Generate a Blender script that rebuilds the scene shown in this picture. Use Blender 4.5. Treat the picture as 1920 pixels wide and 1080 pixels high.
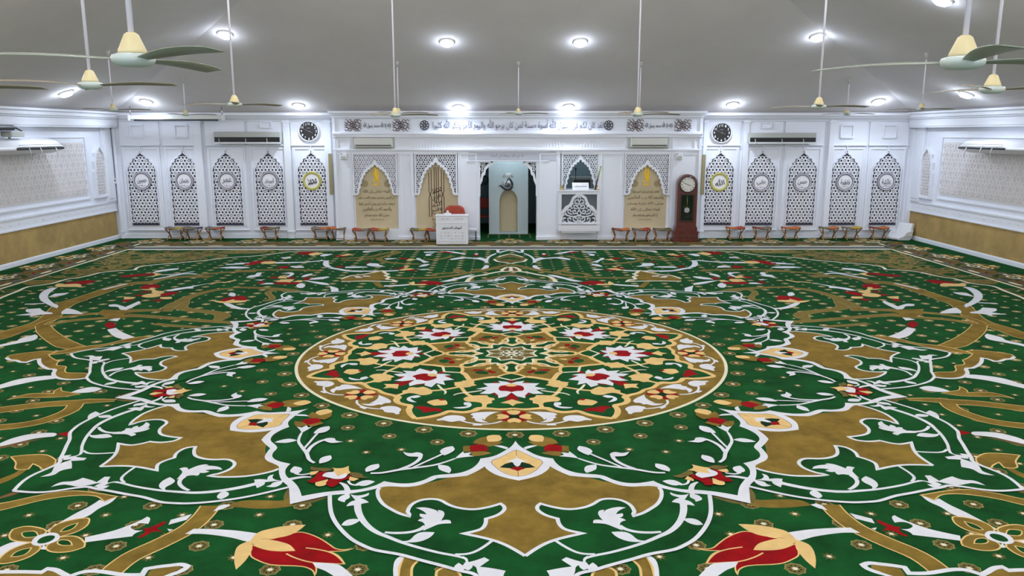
import bpy, bmesh, math, random
from mathutils import Vector, Matrix
from mathutils.geometry import tessellate_polygon

# ------------------------------------------------------------------ camera, world, exposure
for o in list(bpy.data.objects): bpy.data.objects.remove(o)
COL = bpy.context.scene.collection
SC = bpy.context.scene
FPX, PITCH, YAW, EYE = 1490.0, math.radians(11.02), math.radians(0.21), 3.1
cd = bpy.data.cameras.new('camera'); cam = bpy.data.objects.new('camera', cd); COL.objects.link(cam)
cam.location = (0, 0, EYE); cam.rotation_euler = (math.pi/2 - PITCH, 0, -YAW)
cd.sensor_width = 36; cd.lens = FPX/1920*36; cd.clip_end = 200; cd.clip_start = .05
SC.camera = cam
SC.view_settings.view_transform = 'Standard'; SC.view_settings.look = 'None'
SC.view_settings.gamma = 1; SC.view_settings.use_curve_mapping = False
SC.view_settings.exposure = 0.1
W = bpy.data.worlds.new('ambient_fill'); SC.world = W; W.use_nodes = True  # even ambient fill, let in through the hall's open rear
W.node_tree.nodes['Background'].inputs[0].default_value = (.88, .93, 1.0, 1)
W.node_tree.nodes['Background'].inputs[1].default_value = 1.7
LAMP_W = 24.0          # watts of every ceiling lamp
FAR_W = 120.0          # watts of the lamps over the part of the hall behind and above the camera

# room measures (metres); the camera stands at the origin looking along +Y
XL, XR, YB, YF = -11.72, 12.01, 23.81, -3.0
ZE, SL = 3.56, 0.385            # height where the ceiling planes would meet the walls, and their slope
CX, CY = 0.041, 11.0           # centre of the carpet medallion
def ceil_z(x, y): return ZE + SL*min(YB-y, x-XL, XR-x, 11.9)

def _ray(px, py):
    x = (px-960)/FPX; y = (540-py)/FPX
    ct, st = math.cos(PITCH), math.sin(PITCH)
    fy = ct+y*st; fz = -st+y*ct; fx = x
    c, s = math.cos(YAW), math.sin(YAW)
    return c*fx+s*fy, -s*fx+c*fy, fz
def on_floor(px, py, z=0.0):
    dx, dy, dz = _ray(px, py); t = (z-EYE)/dz; return dx*t, dy*t
def on_depth(px, py, Y):
    dx, dy, dz = _ray(px, py); t = Y/dy; return dx*t, EYE+dz*t
def on_side(px, py, X):
    dx, dy, dz = _ray(px, py); t = X/dx; return dy*t, EYE+dz*t
def on_ceiling(px, py):
    dx, dy, dz = _ray(px, py); t = 2.0
    while t < 60:
        if EYE+dz*t > ceil_z(dx*t, dy*t): break
        t += .01
    return dx*t, dy*t, EYE+dz*t

# ------------------------------------------------------------------ materials
def srgb(c):
    f = lambda v: v/12.92 if v <= .04045 else ((v+.055)/1.055)**2.4
    return tuple(f(v/255) for v in c)
MATS = {}
def mat(name, rgb, rough=.6, metal=0, noise=0, nscale=6, bump=0, bscale=60, emit=0, spec=.5, coat=0, sheen=0, dark=None):
    m = bpy.data.materials.new(name); m.use_nodes = True; nt = m.node_tree; b = nt.nodes['Principled BSDF']
    c = srgb(rgb)
    b.inputs['Base Color'].default_value = (*c, 1); b.inputs['Roughness'].default_value = rough
    b.inputs['Metallic'].default_value = metal; b.inputs['Specular IOR Level'].default_value = spec
    b.inputs['Coat Weight'].default_value = coat
    if sheen: b.inputs['Sheen Weight'].default_value = sheen
    tc = nt.nodes.new('ShaderNodeTexCoord')
    if noise:
        n = nt.nodes.new('ShaderNodeTexNoise'); n.inputs['Scale'].default_value = nscale; n.inputs['Detail'].default_value = 6; n.inputs['Roughness'].default_value = .65
        r = nt.nodes.new('ShaderNodeMix'); r.data_type = 'RGBA'
        d = srgb(dark) if dark else tuple(v*(1-noise) for v in c)
        r.inputs[6].default_value = (*[min(1, v*(1+noise*.5)) for v in c], 1); r.inputs[7].default_value = (*d, 1)
        mr = nt.nodes.new('ShaderNodeMapRange'); mr.inputs[1].default_value = .35; mr.inputs[2].default_value = .65
        nt.links.new(tc.outputs['Object'], n.inputs['Vector']); nt.links.new(n.outputs['Fac'], mr.inputs[0])
        nt.links.new(mr.outputs[0], r.inputs[0]); nt.links.new(r.outputs[2], b.inputs['Base Color'])
    if bump:
        n2 = nt.nodes.new('ShaderNodeTexNoise'); n2.inputs['Scale'].default_value = bscale; n2.inputs['Detail'].default_value = 3
        bp = nt.nodes.new('ShaderNodeBump'); bp.inputs['Strength'].default_value = bump; bp.inputs['Distance'].default_value = .01
        nt.links.new(tc.outputs['Object'], n2.inputs['Vector']); nt.links.new(n2.outputs['Fac'], bp.inputs['Height']); nt.links.new(bp.outputs[0], b.inputs['Normal'])
    if emit:
        b.inputs['Emission Color'].default_value = (*c, 1); b.inputs['Emission Strength'].default_value = emit
    MATS[name] = m; return m
# carpet pile colours
mat('pile_green', (14, 76, 31), .95, noise=.38, nscale=2.2, bump=.5, bscale=220, spec=.1)
mat('pile_moss', (122, 106, 52), .95, noise=.15, nscale=5, spec=.1)
mat('pile_gold', (130, 107, 45), .95, noise=.30, nscale=3.2, bump=.5, bscale=200, spec=.1)
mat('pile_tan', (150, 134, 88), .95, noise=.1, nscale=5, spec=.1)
mat('pile_olive', (108, 96, 52), .95, noise=.2, nscale=5, bump=.4, bscale=200, spec=.1)
mat('pile_cream', (224, 190, 126), .95, noise=.10, nscale=5, bump=.4, bscale=200, spec=.1)
mat('pile_white', (222, 224, 231), .95, noise=.06, nscale=4, bump=.4, bscale=200, spec=.1)
mat('pile_ivory', (228, 222, 196), .95, noise=.06, nscale=4, bump=.4, bscale=200, spec=.1)
mat('pile_red', (142, 8, 14), .95, noise=.25, nscale=5, bump=.4, bscale=200, spec=.1)
mat('pile_dark', (14, 44, 24), .95, noise=.2, nscale=5, spec=.1)
mat('pile_brown', (112, 84, 52), .95, noise=.2, nscale=5, spec=.1)
mat('pile_grey', (96, 100, 104), .95, noise=.2, nscale=5, spec=.1)
# room
mat('wall_paint', (234, 238, 247), .7, bump=.05, bscale=40, spec=.2)
mat('trim_paint', (236, 239, 247), .6, spec=.25)
mat('ceiling_paint', (218, 214, 214), .9, noise=.05, nscale=.6)
mat('gold_render', (178, 150, 92), .7, noise=.22, nscale=2.0, bump=.15, bscale=30)
mat('grey_relief', (226, 222, 222), .7)
mat('lattice_white', (236, 237, 242), .5)
mat('lattice_back', (62, 60, 82), .7)
mat('mirror_back', (128, 126, 140), .22, metal=.6)
mat('tan_board', (206, 190, 154), .6, noise=.05, nscale=3)
mat('board_text', (112, 100, 76), .6)
mat('letter_grey', (122, 122, 140), .8, spec=.1)
mat('frieze_letter', (146, 146, 168), .9, spec=.1)
mat('band_grey', (196, 198, 210), .6)
mat('letter_dark', (38, 36, 44), .5)
mat('ornament_brown', (112, 92, 92), .6)
mat('gold_ring', (196, 190, 96), .35, metal=.2)
mat('gold_letter', (255, 206, 48), .4)
mat('roundel_white', (248, 246, 250), .5)
mat('roundel_grey', (120, 118, 132), .5)
mat('ac_body', (214, 216, 210), .35)
mat('ac_case_grey', (176, 178, 172), .4)
mat('black_plastic', (18, 18, 20), .4)
mat('dark_grille', (34, 36, 40), .4)
mat('white_plastic', (232, 233, 236), .35)
mat('clock_face_black', (34, 30, 30), .4)
mat('wood_red', (98, 36, 22), .3, noise=.35, nscale=9, coat=.4)
mat('wood_dark', (58, 18, 14), .3, coat=.4)
mat('clock_dial', (224, 222, 214), .4)
mat('dark_glass', (16, 30, 18), .08, coat=.5)
mat('brass', (196, 170, 100), .3, metal=.9)
mat('steel', (190, 192, 196), .25, metal=.9)
mat('fan_cream', (222, 208, 160), .4)
mat('fan_blade', (150, 142, 124), .45)
mat('fan_blade_green', (140, 148, 132), .35)
mat('fan_motor', (194, 206, 200), .35)
mat('pole_white', (226, 224, 236), .4)
mat('lamp_glass', (222, 232, 255), .3, emit=34)
mat('lamp_rim', (236, 236, 240), .4)
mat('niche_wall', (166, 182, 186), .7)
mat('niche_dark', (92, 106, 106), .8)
mat('lamp_shade', (232, 234, 236), .5)
mat('chair_orange', (176, 70, 44), .6, noise=.15, nscale=8)
mat('chair_red', (186, 52, 34), .5)
mat('stool_wood', (178, 136, 84), .5, noise=.2, nscale=12)
mat('stool_wood_dark', (128, 92, 54), .5)
for nm, c in dict(red=(176, 44, 30), orange=(206, 104, 44), yellow=(196, 170, 52), blue=(60, 72, 98), grey=(112, 108, 104), green=(96, 108, 74), maroon=(120, 36, 34)).items():
    mat('cloth_'+nm, c, .85, noise=.15, nscale=30)
mat('stamp_tan', (168, 152, 116), .7)
mat('niche_pale', (196, 208, 210), .6)
mat('staff_green', (150, 160, 70), .4)
mat('olive_strip', (150, 142, 98), .5)

# ------------------------------------------------------------------ mesh helpers
class MB:
    """collects faces of one mesh object; several materials allowed"""
    def __init__(s): s.v = []; s.f = []; s.m = []; s.mats = []; s.sm = []
    def mi(s, m):
        if m not in s.mats: s.mats.append(m)
        return s.mats.index(m)
    def add(s, vs, fs, m, smooth=False):
        b = len(s.v); k = s.mi(m); s.v += [tuple(v) for v in vs]
        for f in fs: s.f.append(tuple(i+b for i in f)); s.m.append(k); s.sm.append(smooth)
    def box(s, c, d, m, M=None):
        g = .0005*((len(s.f)//6) % 6)       # neighbours in one mesh never share a plane
        x, y, z = d[0]/2+g, d[1]/2+g, d[2]/2+g
        vs = [Vector((sx*x, sy*y, sz*z)) for sz in (-1, 1) for sx, sy in ((-1, -1), (1, -1), (1, 1), (-1, 1))]
        if M is not None: vs = [M @ v for v in vs]
        vs = [v+Vector(c) for v in vs]
        s.add(vs, [(3, 2, 1, 0), (4, 5, 6, 7), (0, 1, 5, 4), (1, 2, 6, 5), (2, 3, 7, 6), (3, 0, 4, 7)], m)
    def span(s, a, b, m): s.box([(a[i]+b[i])/2 for i in range(3)], [abs(b[i]-a[i]) for i in range(3)], m)
    def lathe(s, prof, m, c=(0, 0, 0), n=24, M=None, smooth=True, cap=True):
        vs = []; fs = []
        for r, z in prof:
            for i in range(n):
                a = 2*math.pi*i/n; v = Vector((r*math.cos(a), r*math.sin(a), z))
                if M is not None: v = M @ v
                vs.append(v+Vector(c))
        for j in range(len(prof)-1):
            for i in range(n):
                k = (i+1) % n; fs.append((j*n+i, j*n+k, (j+1)*n+k, (j+1)*n+i))
        s.add(vs, fs, m, smooth)
        if cap:
            b = len(s.v)-len(vs)
            for j, rev in ((0, True), (len(prof)-1, False)):
                if prof[j][0] > 1e-4:
                    f = [b+j*n+i for i in range(n)]
                    if rev: f = f[::-1]
                    s.f.append(tuple(f)); s.m.append(s.mi(m)); s.sm.append(False)
    def tube(s, pts, r, m, n=10):
        pts = [Vector(p) for p in pts]; R = r if isinstance(r, (list, tuple)) else [r]*len(pts)
        vs = []; fs = []; up = Vector((0, 0, 1))
        for i, p in enumerate(pts):
            t = (pts[min(i+1, len(pts)-1)]-pts[max(i-1, 0)]).normalized()
            u = t.cross(up); u = t.cross(Vector((1, 0, 0))) if u.length < .05 else u
            u.normalize(); w = t.cross(u)
            for k in range(n):
                a = 2*math.pi*k/n; vs.append(p+u*math.cos(a)*R[i]+w*math.sin(a)*R[i])
        for i in range(len(pts)-1):
            for k in range(n): q = (k+1) % n; fs.append((i*n+k, i*n+q, (i+1)*n+q, (i+1)*n+k))
        fs.append(tuple(range(n))[::-1]); fs.append(tuple((len(pts)-1)*n+k for k in range(n)))
        s.add(vs, fs, m, True)
    def prism(s, poly, P, d, m):
        """poly: 2-D outline; P maps (a, b, depth) to 3-D; solid of thickness d"""
        n = len(poly); tri = tess(poly)
        vs = [P(a, b, 0) for a, b in poly]+[P(a, b, d) for a, b in poly]
        fs = [tuple(t) for t in tri]+[tuple(i+n for i in t[::-1]) for t in tri]
        fs += [(i, (i+1) % n, (i+1) % n+n, i+n) for i in range(n)]
        s.add(vs, fs, m)
    def build(s, name, parent=None, loc=None, fix=True, bevel=0):
        me = bpy.data.meshes.new(name); me.from_pydata(s.v, [], s.f)
        for m in s.mats: me.materials.append(MATS[m])
        me.polygons.foreach_set('material_index', s.m); me.polygons.foreach_set('use_smooth', s.sm)
        if fix:
            bm = bmesh.new(); bm.from_mesh(me); bmesh.ops.recalc_face_normals(bm, faces=bm.faces); bm.to_mesh(me); bm.free()
        me.update()
        o = bpy.data.objects.new(name, me); COL.objects.link(o)
        if parent is not None: o.parent = parent
        if loc is not None: o.location = loc
        if bevel:
            b = o.modifiers.new('bevel', 'BEVEL'); b.width = bevel; b.segments = 2; b.limit_method = 'ANGLE'
        return o
def tess(poly):
    return tessellate_polygon([[Vector((a, b, 0)) for a, b in poly]])
def thing(name, label, cat, loc=(0, 0, 0), rz=0, group=None):
    o = bpy.data.objects.new(name, None); COL.objects.link(o); o.empty_display_size = .1
    o.location = loc; o.rotation_euler = (0, 0, rz); tag(o, label, cat, group); return o
def tag(o, label, cat, group=None):
    o['label'] = label; o['category'] = cat
    if group: o['group'] = group
    return o
def struct(o): o['kind'] = 'structure'; return o
def dup(root, loc, label, rz=None, group=None):
    r = root.copy(); COL.objects.link(r); r.location = loc
    if rz is not None: r.rotation_euler = (0, 0, rz)
    r['label'] = label
    if group: r['group'] = group
    for ch in [c for c in KIDS(root)]:
        c = ch.copy(); COL.objects.link(c); c.parent = r
        for g in KIDS(ch):
            d = g.copy(); COL.objects.link(d); d.parent = c
    return r
def KIDS(o): return [c for c in bpy.data.objects if c.parent == o]
# Arabic letters joined by hand: isolated, final, initial, medial forms
FORMS = {'ا': 'FE8D FE8E', 'أ': 'FE83 FE84', 'إ': 'FE87 FE88', 'آ': 'FE81 FE82', 'ب': 'FE8F FE90 FE91 FE92', 'ة': 'FE93 FE94', 'ت': 'FE95 FE96 FE97 FE98',
 'ث': 'FE99 FE9A FE9B FE9C', 'ج': 'FE9D FE9E FE9F FEA0', 'ح': 'FEA1 FEA2 FEA3 FEA4', 'خ': 'FEA5 FEA6 FEA7 FEA8', 'د': 'FEA9 FEAA', 'ذ': 'FEAB FEAC', 'ر': 'FEAD FEAE',
 'ز': 'FEAF FEB0', 'س': 'FEB1 FEB2 FEB3 FEB4', 'ش': 'FEB5 FEB6 FEB7 FEB8', 'ص': 'FEB9 FEBA FEBB FEBC', 'ض': 'FEBD FEBE FEBF FEC0', 'ط': 'FEC1 FEC2 FEC3 FEC4', 'ظ': 'FEC5 FEC6 FEC7 FEC8',
 'ع': 'FEC9 FECA FECB FECC', 'غ': 'FECD FECE FECF FED0', 'ف': 'FED1 FED2 FED3 FED4', 'ق': 'FED5 FED6 FED7 FED8', 'ك': 'FED9 FEDA FEDB FEDC', 'ل': 'FEDD FEDE FEDF FEE0',
 'م': 'FEE1 FEE2 FEE3 FEE4', 'ن': 'FEE5 FEE6 FEE7 FEE8', 'ه': 'FEE9 FEEA FEEB FEEC', 'و': 'FEED FEEE', 'ى': 'FEEF FEF0', 'ي': 'FEF1 FEF2 FEF3 FEF4', 'ئ': 'FE89 FE8A FE8B FE8C', 'ء': 'FE80'}
def arabic(t):
    t = t.replace('الله', '\uFDF2'); out = []; i = 0; prev = False
    while i < len(t):
        c = t[i]
        if c == 'ل' and i+1 < len(t) and t[i+1] in 'اأإ':
            b = {'ا': 0xFEFB, 'أ': 0xFEF7, 'إ': 0xFEF9}[t[i+1]]; out.append(chr(b+(1 if prev else 0))); prev = False; i += 2; continue
        f = FORMS.get(c)
        if not f: out.append(c); prev = False; i += 1; continue
        f = [chr(int(x, 16)) for x in f.split()]
        nxt = len(f) == 4 and i+1 < len(t) and t[i+1] in FORMS and t[i+1] != 'ء'
        if len(f) == 1: out.append(f[0]); prev = False
        elif prev: out.append(f[3] if nxt else f[1])
        else: out.append(f[2] if nxt else f[0])
        if len(f) > 1: prev = nxt
        i += 1
    return ''.join(reversed(out))
def letters(name, text, w, h, m, depth=.012, parent=None, loc=(0, 0, 0), rot=(math.pi/2, 0, 0), roll=0, bold=0.0, ar=True, shear=0):
    c = bpy.data.curves.new(name, 'FONT'); c.body = arabic(text) if ar else text; c.size = 1; c.align_x = 'CENTER'; c.offset = bold
    c.resolution_u = 3
    q = bpy.data.objects.new('tmp', c); COL.objects.link(q); bpy.context.view_layer.update()
    me = bpy.data.meshes.new_from_object(q.evaluated_get(bpy.context.evaluated_depsgraph_get()))
    bpy.data.objects.remove(q); bpy.data.curves.remove(c)
    if len(me.vertices) == 0: return None
    xs = [v.co.x for v in me.vertices]; ys = [v.co.y for v in me.vertices]
    sx = w/(max(xs)-min(xs)); sy = h/(max(ys)-min(ys)); mx = (max(xs)+min(xs))/2; my = (max(ys)+min(ys))/2
    for v in me.vertices:
        x = (v.co.x-mx)*sx; y = (v.co.y-my)*sy; x += shear*y
        if roll: x, y = x*math.cos(roll)-y*math.sin(roll), x*math.sin(roll)+y*math.cos(roll)
        v.co = (x, y, 0)
    bm = bmesh.new(); bm.from_mesh(me)
    r = bmesh.ops.extrude_face_region(bm, geom=list(bm.faces)); bmesh.ops.translate(bm, verts=[v for v in r['geom'] if isinstance(v, bmesh.types.BMVert)], vec=(0, 0, depth))
    bmesh.ops.recalc_face_normals(bm, faces=bm.faces); bm.to_mesh(me); bm.free()
    me.name = name; me.materials.clear(); me.materials.append(MATS[m])
    o = bpy.data.objects.new(name, me); COL.objects.link(o); o.rotation_euler = rot; o.location = loc
    if parent is not None: o.parent = parent
    return o
# ------------------------------------------------------------------ the carpet: flat pile inlay, every motif its own outline
# outlines are noted in working frames (x0, y0, scale) and laid out on the floor in metres
FR = dict(A=(540, 780, 6), B=(700, 780, 6), C=(540, 900, 6), D=(700, 900, 6), E=(760, 700, 8.972), F=(800, 630, 11.02), G=(380, 680, 6),
          K=(0, 560, 6), L=(0, 700, 6), M=(240, 480, 8), N=(440, 450, 8), O=(640, 450, 12), Q=(800, 450, 12), R=(0, 880, 5.4), T=(300, 900, 6), U=(0, 460, 6))
# the carpet strips wander a little sideways: offset of its axis against the room, by distance
DEV = []
for py, ax in ((1080, 987), (1047, 985), (960, 977), (902, 972.5), (870, 969.5), (830, 966.5), (806, 965), (781, 964), (765, 962), (745, 959.5), (725, 958.6), (661, 959.2), (646, 960.5), (570, 960.5), (520, 958.5), (471, 956.3)):
    x, y = on_floor(ax, py); DEV.append((y, x-CX))
def dev(y):
    if y <= DEV[0][0]: return DEV[0][1]
    for (y0, d0), (y1, d1) in zip(DEV, DEV[1:]):
        if y <= y1: return d0+(d1-d0)*(y-y0)/(y1-y0)
    return DEV[-1][1]
def wedge(q, e=.003):
    '''keep the part between the front axis and the ray 22.5 degrees beside it'''
    a = math.radians(22.5)
    for nx, ny in ((-1, 0), (math.cos(a), -math.sin(a))):
        out = []
        for i in range(len(q)):
            p, r = q[i-1], q[i]; dp = p[0]*nx+p[1]*ny+e; dr = r[0]*nx+r[1]*ny+e
            if (dp >= 0) != (dr >= 0): t = dp/(dp-dr); out.append((p[0]+(r[0]-p[0])*t, p[1]+(r[1]-p[1])*t))
            if dr >= 0: out.append(r)
        q = out
    return q
def rel(fr, p):
    if len(p) == 3: return p[1], p[2]
    if fr == 'f': return p
    x0, y0, s = FR[fr]; x, y = on_floor(x0+p[0]/s, y0+p[1]/s); return x-CX-dev(y), y-CY
def snap(p, tol):
    r = math.hypot(*p); a = math.atan2(p[1], p[0]); st = math.pi/8; k = round(a/st)*st
    if r*abs(math.sin(a-k)) < tol: return r*math.cos(k), r*math.sin(k)
    return p
def smooth(pts, closed, n=4, corner=68):
    N = len(pts)
    if N < 3: return pts
    P = [Vector(p) for p in pts]; cr = []
    for i in range(N):
        if not closed and i in (0, N-1): cr.append(True); continue
        a = P[i]-P[i-1]; b = P[(i+1) % N]-P[i]
        cr.append(a.length < 1e-6 or b.length < 1e-6 or math.degrees(a.angle(b)) > corner)
    out = []
    for i in range(N if closed else N-1):
        p1, p2 = P[i], P[(i+1) % N]
        if closed or i > 0: p0 = P[i-1]
        else: p0 = p1
        p3 = P[(i+2) % N] if closed or i+2 < N else p2
        L = (p2-p1).length
        def tang(a, b, c, isc):
            if isc: return None
            t = c-a; l = t.length
            return t/l*L if l > 1e-6 else Vector((0, 0))
        t1 = tang(p0, p1, p2, cr[i]); t2 = tang(p1, p2, p3, cr[(i+1) % N])
        if t1 is None: t1 = (p2-p1) if t2 is None else (p2-p1)*1.5-t2*.5
        if t2 is None: t2 = (p2-p1)*1.5-t1*.5
        k = n if L > .05 else 2
        for j in range(k):
            t = j/k; out.append(p1*(2*t**3-3*t*t+1)+t1*(t**3-2*t*t+t)+p2*(-2*t**3+3*t*t)+t2*(t**3-t*t))
    if not closed: out.append(P[-1])
    return [tuple(v) for v in out]
SYM = {'m8': [(k*math.pi/4, s) for k in range(8) for s in (1, -1)], 'r8': [(k*math.pi/4, 1) for k in range(8)],
       'lr': [(0, 1), (0, -1)], '1': [(0, 1)]}
class Carpet(MB):
    def __init__(s): super().__init__(); s.z = .002; s.step = .00004
    def lay(s, pts, m, sym, faces):
        s.z += s.step
        cps = []; ci = 0
        if sym in ('q', 'qb'):
            for sx in (1, -1):
                for sy in (1, -1): cps.append([(x*sx, y*sy) for x, y in pts])
        else:
            for a, mir in SYM[sym]:
                c, sn = math.cos(a), math.sin(a); cps.append([(c*x*mir-sn*y, sn*x*mir+c*y) for x, y in pts])
        for cp in cps:
            ys = [p[1] for p in cp]
            if max(ys)+CY < 4.3 or max(ys)+CY > YB-.0 and min(ys)+CY > YB-.3: continue
            if max(p[0] for p in cp) < XL-CX or min(p[0] for p in cp) > XR-CX: continue
            vs = []
            for x, y in cp:
                Y = min(y+CY, YB-.12); vs.append((min(max(x+CX+dev(Y), XL+.1), XR-.1), Y, s.z))
            ci += 1; dz = .00003*(ci % 2); vs = [(a, b_, c_+dz) for a, b_, c_ in vs]
            b = len(s.v); s.v += vs; k = s.mi(m)
            # keep faces up
            for f in faces:
                ax, ay = vs[f[0]][:2]; bx, by = vs[f[1]][:2]; cx, cy = vs[f[2]][:2]
                if (bx-ax)*(cy-ay)-(by-ay)*(cx-ax) < 0: f = f[::-1]
                s.f.append(tuple(i+b for i in f)); s.m.append(k); s.sm.append(False)
    def P(s, m, sym, fr, pts, sm=True, line=None, lw=.012):
        q = [rel(fr, p) for p in pts]
        if sym == 'm8': q = [snap(p, min(.022, .006+.01*math.hypot(*p))) for p in q]
        if sm: q = smooth(q, True)
        if sym == 'm8' and fr in 'EF': q = wedge(q)
        if len(q) < 3: return
        f = tess(q)
        s.lay(q, m, sym, [tuple(t) for t in f])
        if line: s.ribbon(q+[q[0]], lw, line, sym)
    def ribbon(s, q, w, m, sym):
        V = [Vector(p) for p in q]; n = len(V); Wd = w if isinstance(w, list) else [w]*n
        if len(Wd) != n:
            ww = []
            for i in range(n):
                t = i/(n-1)*(len(Wd)-1); j = min(int(t), len(Wd)-2); ww.append(Wd[j]+(Wd[j+1]-Wd[j])*(t-j))
            Wd = ww
        L, Rr = [], []
        for i in range(n):
            a = V[i]-V[max(i-1, 0)]; b = V[min(i+1, n-1)]-V[i]
            a = a.normalized() if a.length > 1e-7 else Vector((0, 0)); b = b.normalized() if b.length > 1e-7 else Vector((0, 0))
            t = a+b
            if t.length < .3: t = b if b.length else a
            t.normalize(); nn = Vector((-t.y, t.x)); c = max(.5, abs(nn.dot(Vector((-b.y, b.x)))) if b.length else 1)
            L.append(V[i]+nn*Wd[i]/2/c); Rr.append(V[i]-nn*Wd[i]/2/c)
        pts = [tuple(p) for p in L]+[tuple(p) for p in Rr]
        s.lay(pts, m, sym, [(i, i+1, n+i+1, n+i) for i in range(n-1)])
    def S(s, m, sym, fr, pts, w, sm=True, edge=None, ew=.03):
        q = [rel(fr, p) for p in pts]
        if sym == 'm8': q = [snap(p, .03) for p in q]
        if sm: q = smooth(q, False)
        if edge:
            e = [v+ew for v in w] if isinstance(w, list) else w+ew
            s.ribbon(q, e, edge, sym)
        s.ribbon(q, w, m, sym)
K_ = Carpet(); P, S = K_.P, K_.S
K_.z = .001
K_.add([(XL+.005, .5, .001), (XR-.005, .5, .001), (XR-.005, YB-.01, .001), (XL+.005, YB-.01, .001)], [(0, 1, 2, 3)], 'pile_green')
G_, O_, C_, W_, I_, R_, D_, N_ = 'pile_gold', 'pile_olive', 'pile_cream', 'pile_white', 'pile_ivory', 'pile_red', 'pile_dark', 'pile_green'
# --- strewn eight-pointed rosettes
def star(x, y, r, inner, n=8, rot=0):
    return [(x+(r if i % 2 == 0 else r*inner)*math.cos(rot+i*math.pi/n), y+(r if i % 2 == 0 else r*inner)*math.sin(rot+i*math.pi/n)) for i in range(2*n)]
def rosette(x, y, r, near, big, sym='1'):
    n = 16; F_ = lambda k: [tuple(range(k))]
    if big:
        if near: K_.lay(star(x, y, r, .86), 'pile_tan', sym, F_(n))
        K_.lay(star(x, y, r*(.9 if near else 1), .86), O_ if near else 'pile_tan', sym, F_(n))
        if near:
            for i in range(8):
                a = i*math.pi/4+.39; K_.lay(star(x+r*.5*math.cos(a), y+r*.5*math.sin(a), r*.14, .6, 4), D_, sym, F_(8))
        K_.lay(star(x, y, r*.34, .55), I_, sym, F_(n))
    else:
        K_.lay(star(x, y, r, .5), O_, sym, F_(n)); K_.lay(star(x, y, r*.42, .6), I_, sym, F_(n))
z0 = K_.z
for j in range(0, 60):
    yy = 5.26+j*.3375
    if yy > 22.6: break
    for big in (True, False):
        y = yy if big else yy+.169
        for i in range(-20, 21):
            x = (i*.634+.05) if big else (i*.634+.367)
            # rows alternate by half a pitch
            r = math.hypot(x, y-CY)
            if r < 4.9 or abs(x) > 9.6: continue
            K_.z = z0
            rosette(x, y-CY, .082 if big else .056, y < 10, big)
K_.z = z0+.0002
for i in range(40): K_.z = z0+.0002; rosette(3.13*math.sin(i*math.pi/20), -3.13*math.cos(i*math.pi/20), .1, True, True)
for i in range(40): K_.z = z0+.0002; a = (i+.5)*math.pi/20; rosette(3.42*math.sin(a), -3.42*math.cos(a), .078, True, True)
for k in range(8):
    for a0, r0 in ((17.8, 3.70), (27.0, 3.70), (22.5, 3.88)):
        K_.z = z0+.0002; a = math.radians(a0+45*k); rosette(r0*math.sin(a), -r0*math.cos(a), .06, False, False)
K_.z = z0+.0005; K_.step = .00002
# --- outer field: vines, tulips, leaves (four-fold)
def V(fr, pts, w):
    far = fr in 'MNOQ'
    if far: w = [v*.72 for v in w] if isinstance(w, list) else w*.72
    S('pile_moss' if far else G_, 'lr', fr, pts, w, edge='pile_tan' if far else C_, ew=.025)
V('T', [(570, 290), (470, 420), (300, 560), (0, 715), (-330, 870), (-560, 1050)], .155)
P(W_, 'lr', 'T', [(120, 450), (360, 385), (300, 450), (95, 505)], False)
P(W_, 'lr', 'T', [(600, 355), (660, 295), (720, 275), (790, 290), (700, 330)], False)
P(W_, 'lr', 'T', [(380, 550), (600, 555), (850, 570), (1110, 605), (1060, 700), (980, 695), (800, 650), (500, 610), (280, 610)])
P(W_, 'lr', 'T', [(80, 550), (150, 560), (105, 580)], False)
P(R_, 'lr', 'T', [(1040, 730), (1200, 785), (1350, 800), (1510, 795), (1420, 720), (1160, 672), (1300, 655), (1540, 590), (1650, 600), (1800, 660), (1910, 730), (1980, 775), (2080, 785), (2190, 765), (2080, 797), (1900, 805), (2000, 850), (2075, 945), (1990, 945), (1720, 930), (1755, 980), (1755, 1040), (1740, 1075), (1710, 1015), (1600, 975), (1250, 955), (1100, 905), (1020, 850)], line=C_, lw=.012)
P(C_, 'lr', 'T', [(1050, 640), (1110, 590), (1200, 560), (1400, 520), (1640, 505), (1560, 570), (1450, 625), (1300, 655), (1150, 668), (1100, 690), (1010, 700)])
P(C_, 'lr', 'T', [(1010, 690), (1160, 672), (1280, 680), (1420, 720), (1510, 795), (1350, 800), (1200, 780), (1080, 740)])
P(C_, 'lr', 'T', [(1030, 680), (1040, 740), (1030, 800), (960, 910), (855, 1010), (835, 900), (850, 790), (900, 730)])
S(C_, 'lr', 'T', [(1640, 765), (1860, 800), (1980, 850), (2075, 945)], .014)
S(C_, 'lr', 'T', [(1420, 830), (1500, 870), (1620, 910), (1720, 930)], .014)
P(W_, 'lr', 'T', [(1720, 930), (1990, 950), (2060, 985), (2170, 1080), (2300, 1200), (2150, 1200), (1950, 1080), (1850, 1020), (1760, 985)])
P(G_, 'lr', 'T', [(770, 298), (900, 240), (1150, 230), (1330, 235), (1420, 220), (1490, 120), (1510, 160), (1490, 295), (1300, 320), (1100, 325), (900, 310)])
P(O_, 'm8', 'T', [(1490, 290), (1700, 225), (1900, 190), (1700, 260)])
P(G_, 'lr', 'C', [(1250, 1000), (1300, 865), (1470, 905), (1400, 980), (1390, 1080), (1400, 1200), (1235, 1200)], line=C_, lw=.02)
P(W_, 'lr', 'C', [(1280, 850), (1210, 900), (1185, 980), (1185, 1080), (1190, 1200), (1245, 1200), (1240, 1080), (1240, 980), (1300, 870)])
P(G_, 'lr', 'C', [(1690, 1180), (1670, 1040), (1740, 990), (1900, 1020), (1960, 1180)], line=C_, lw=.02)
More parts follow.
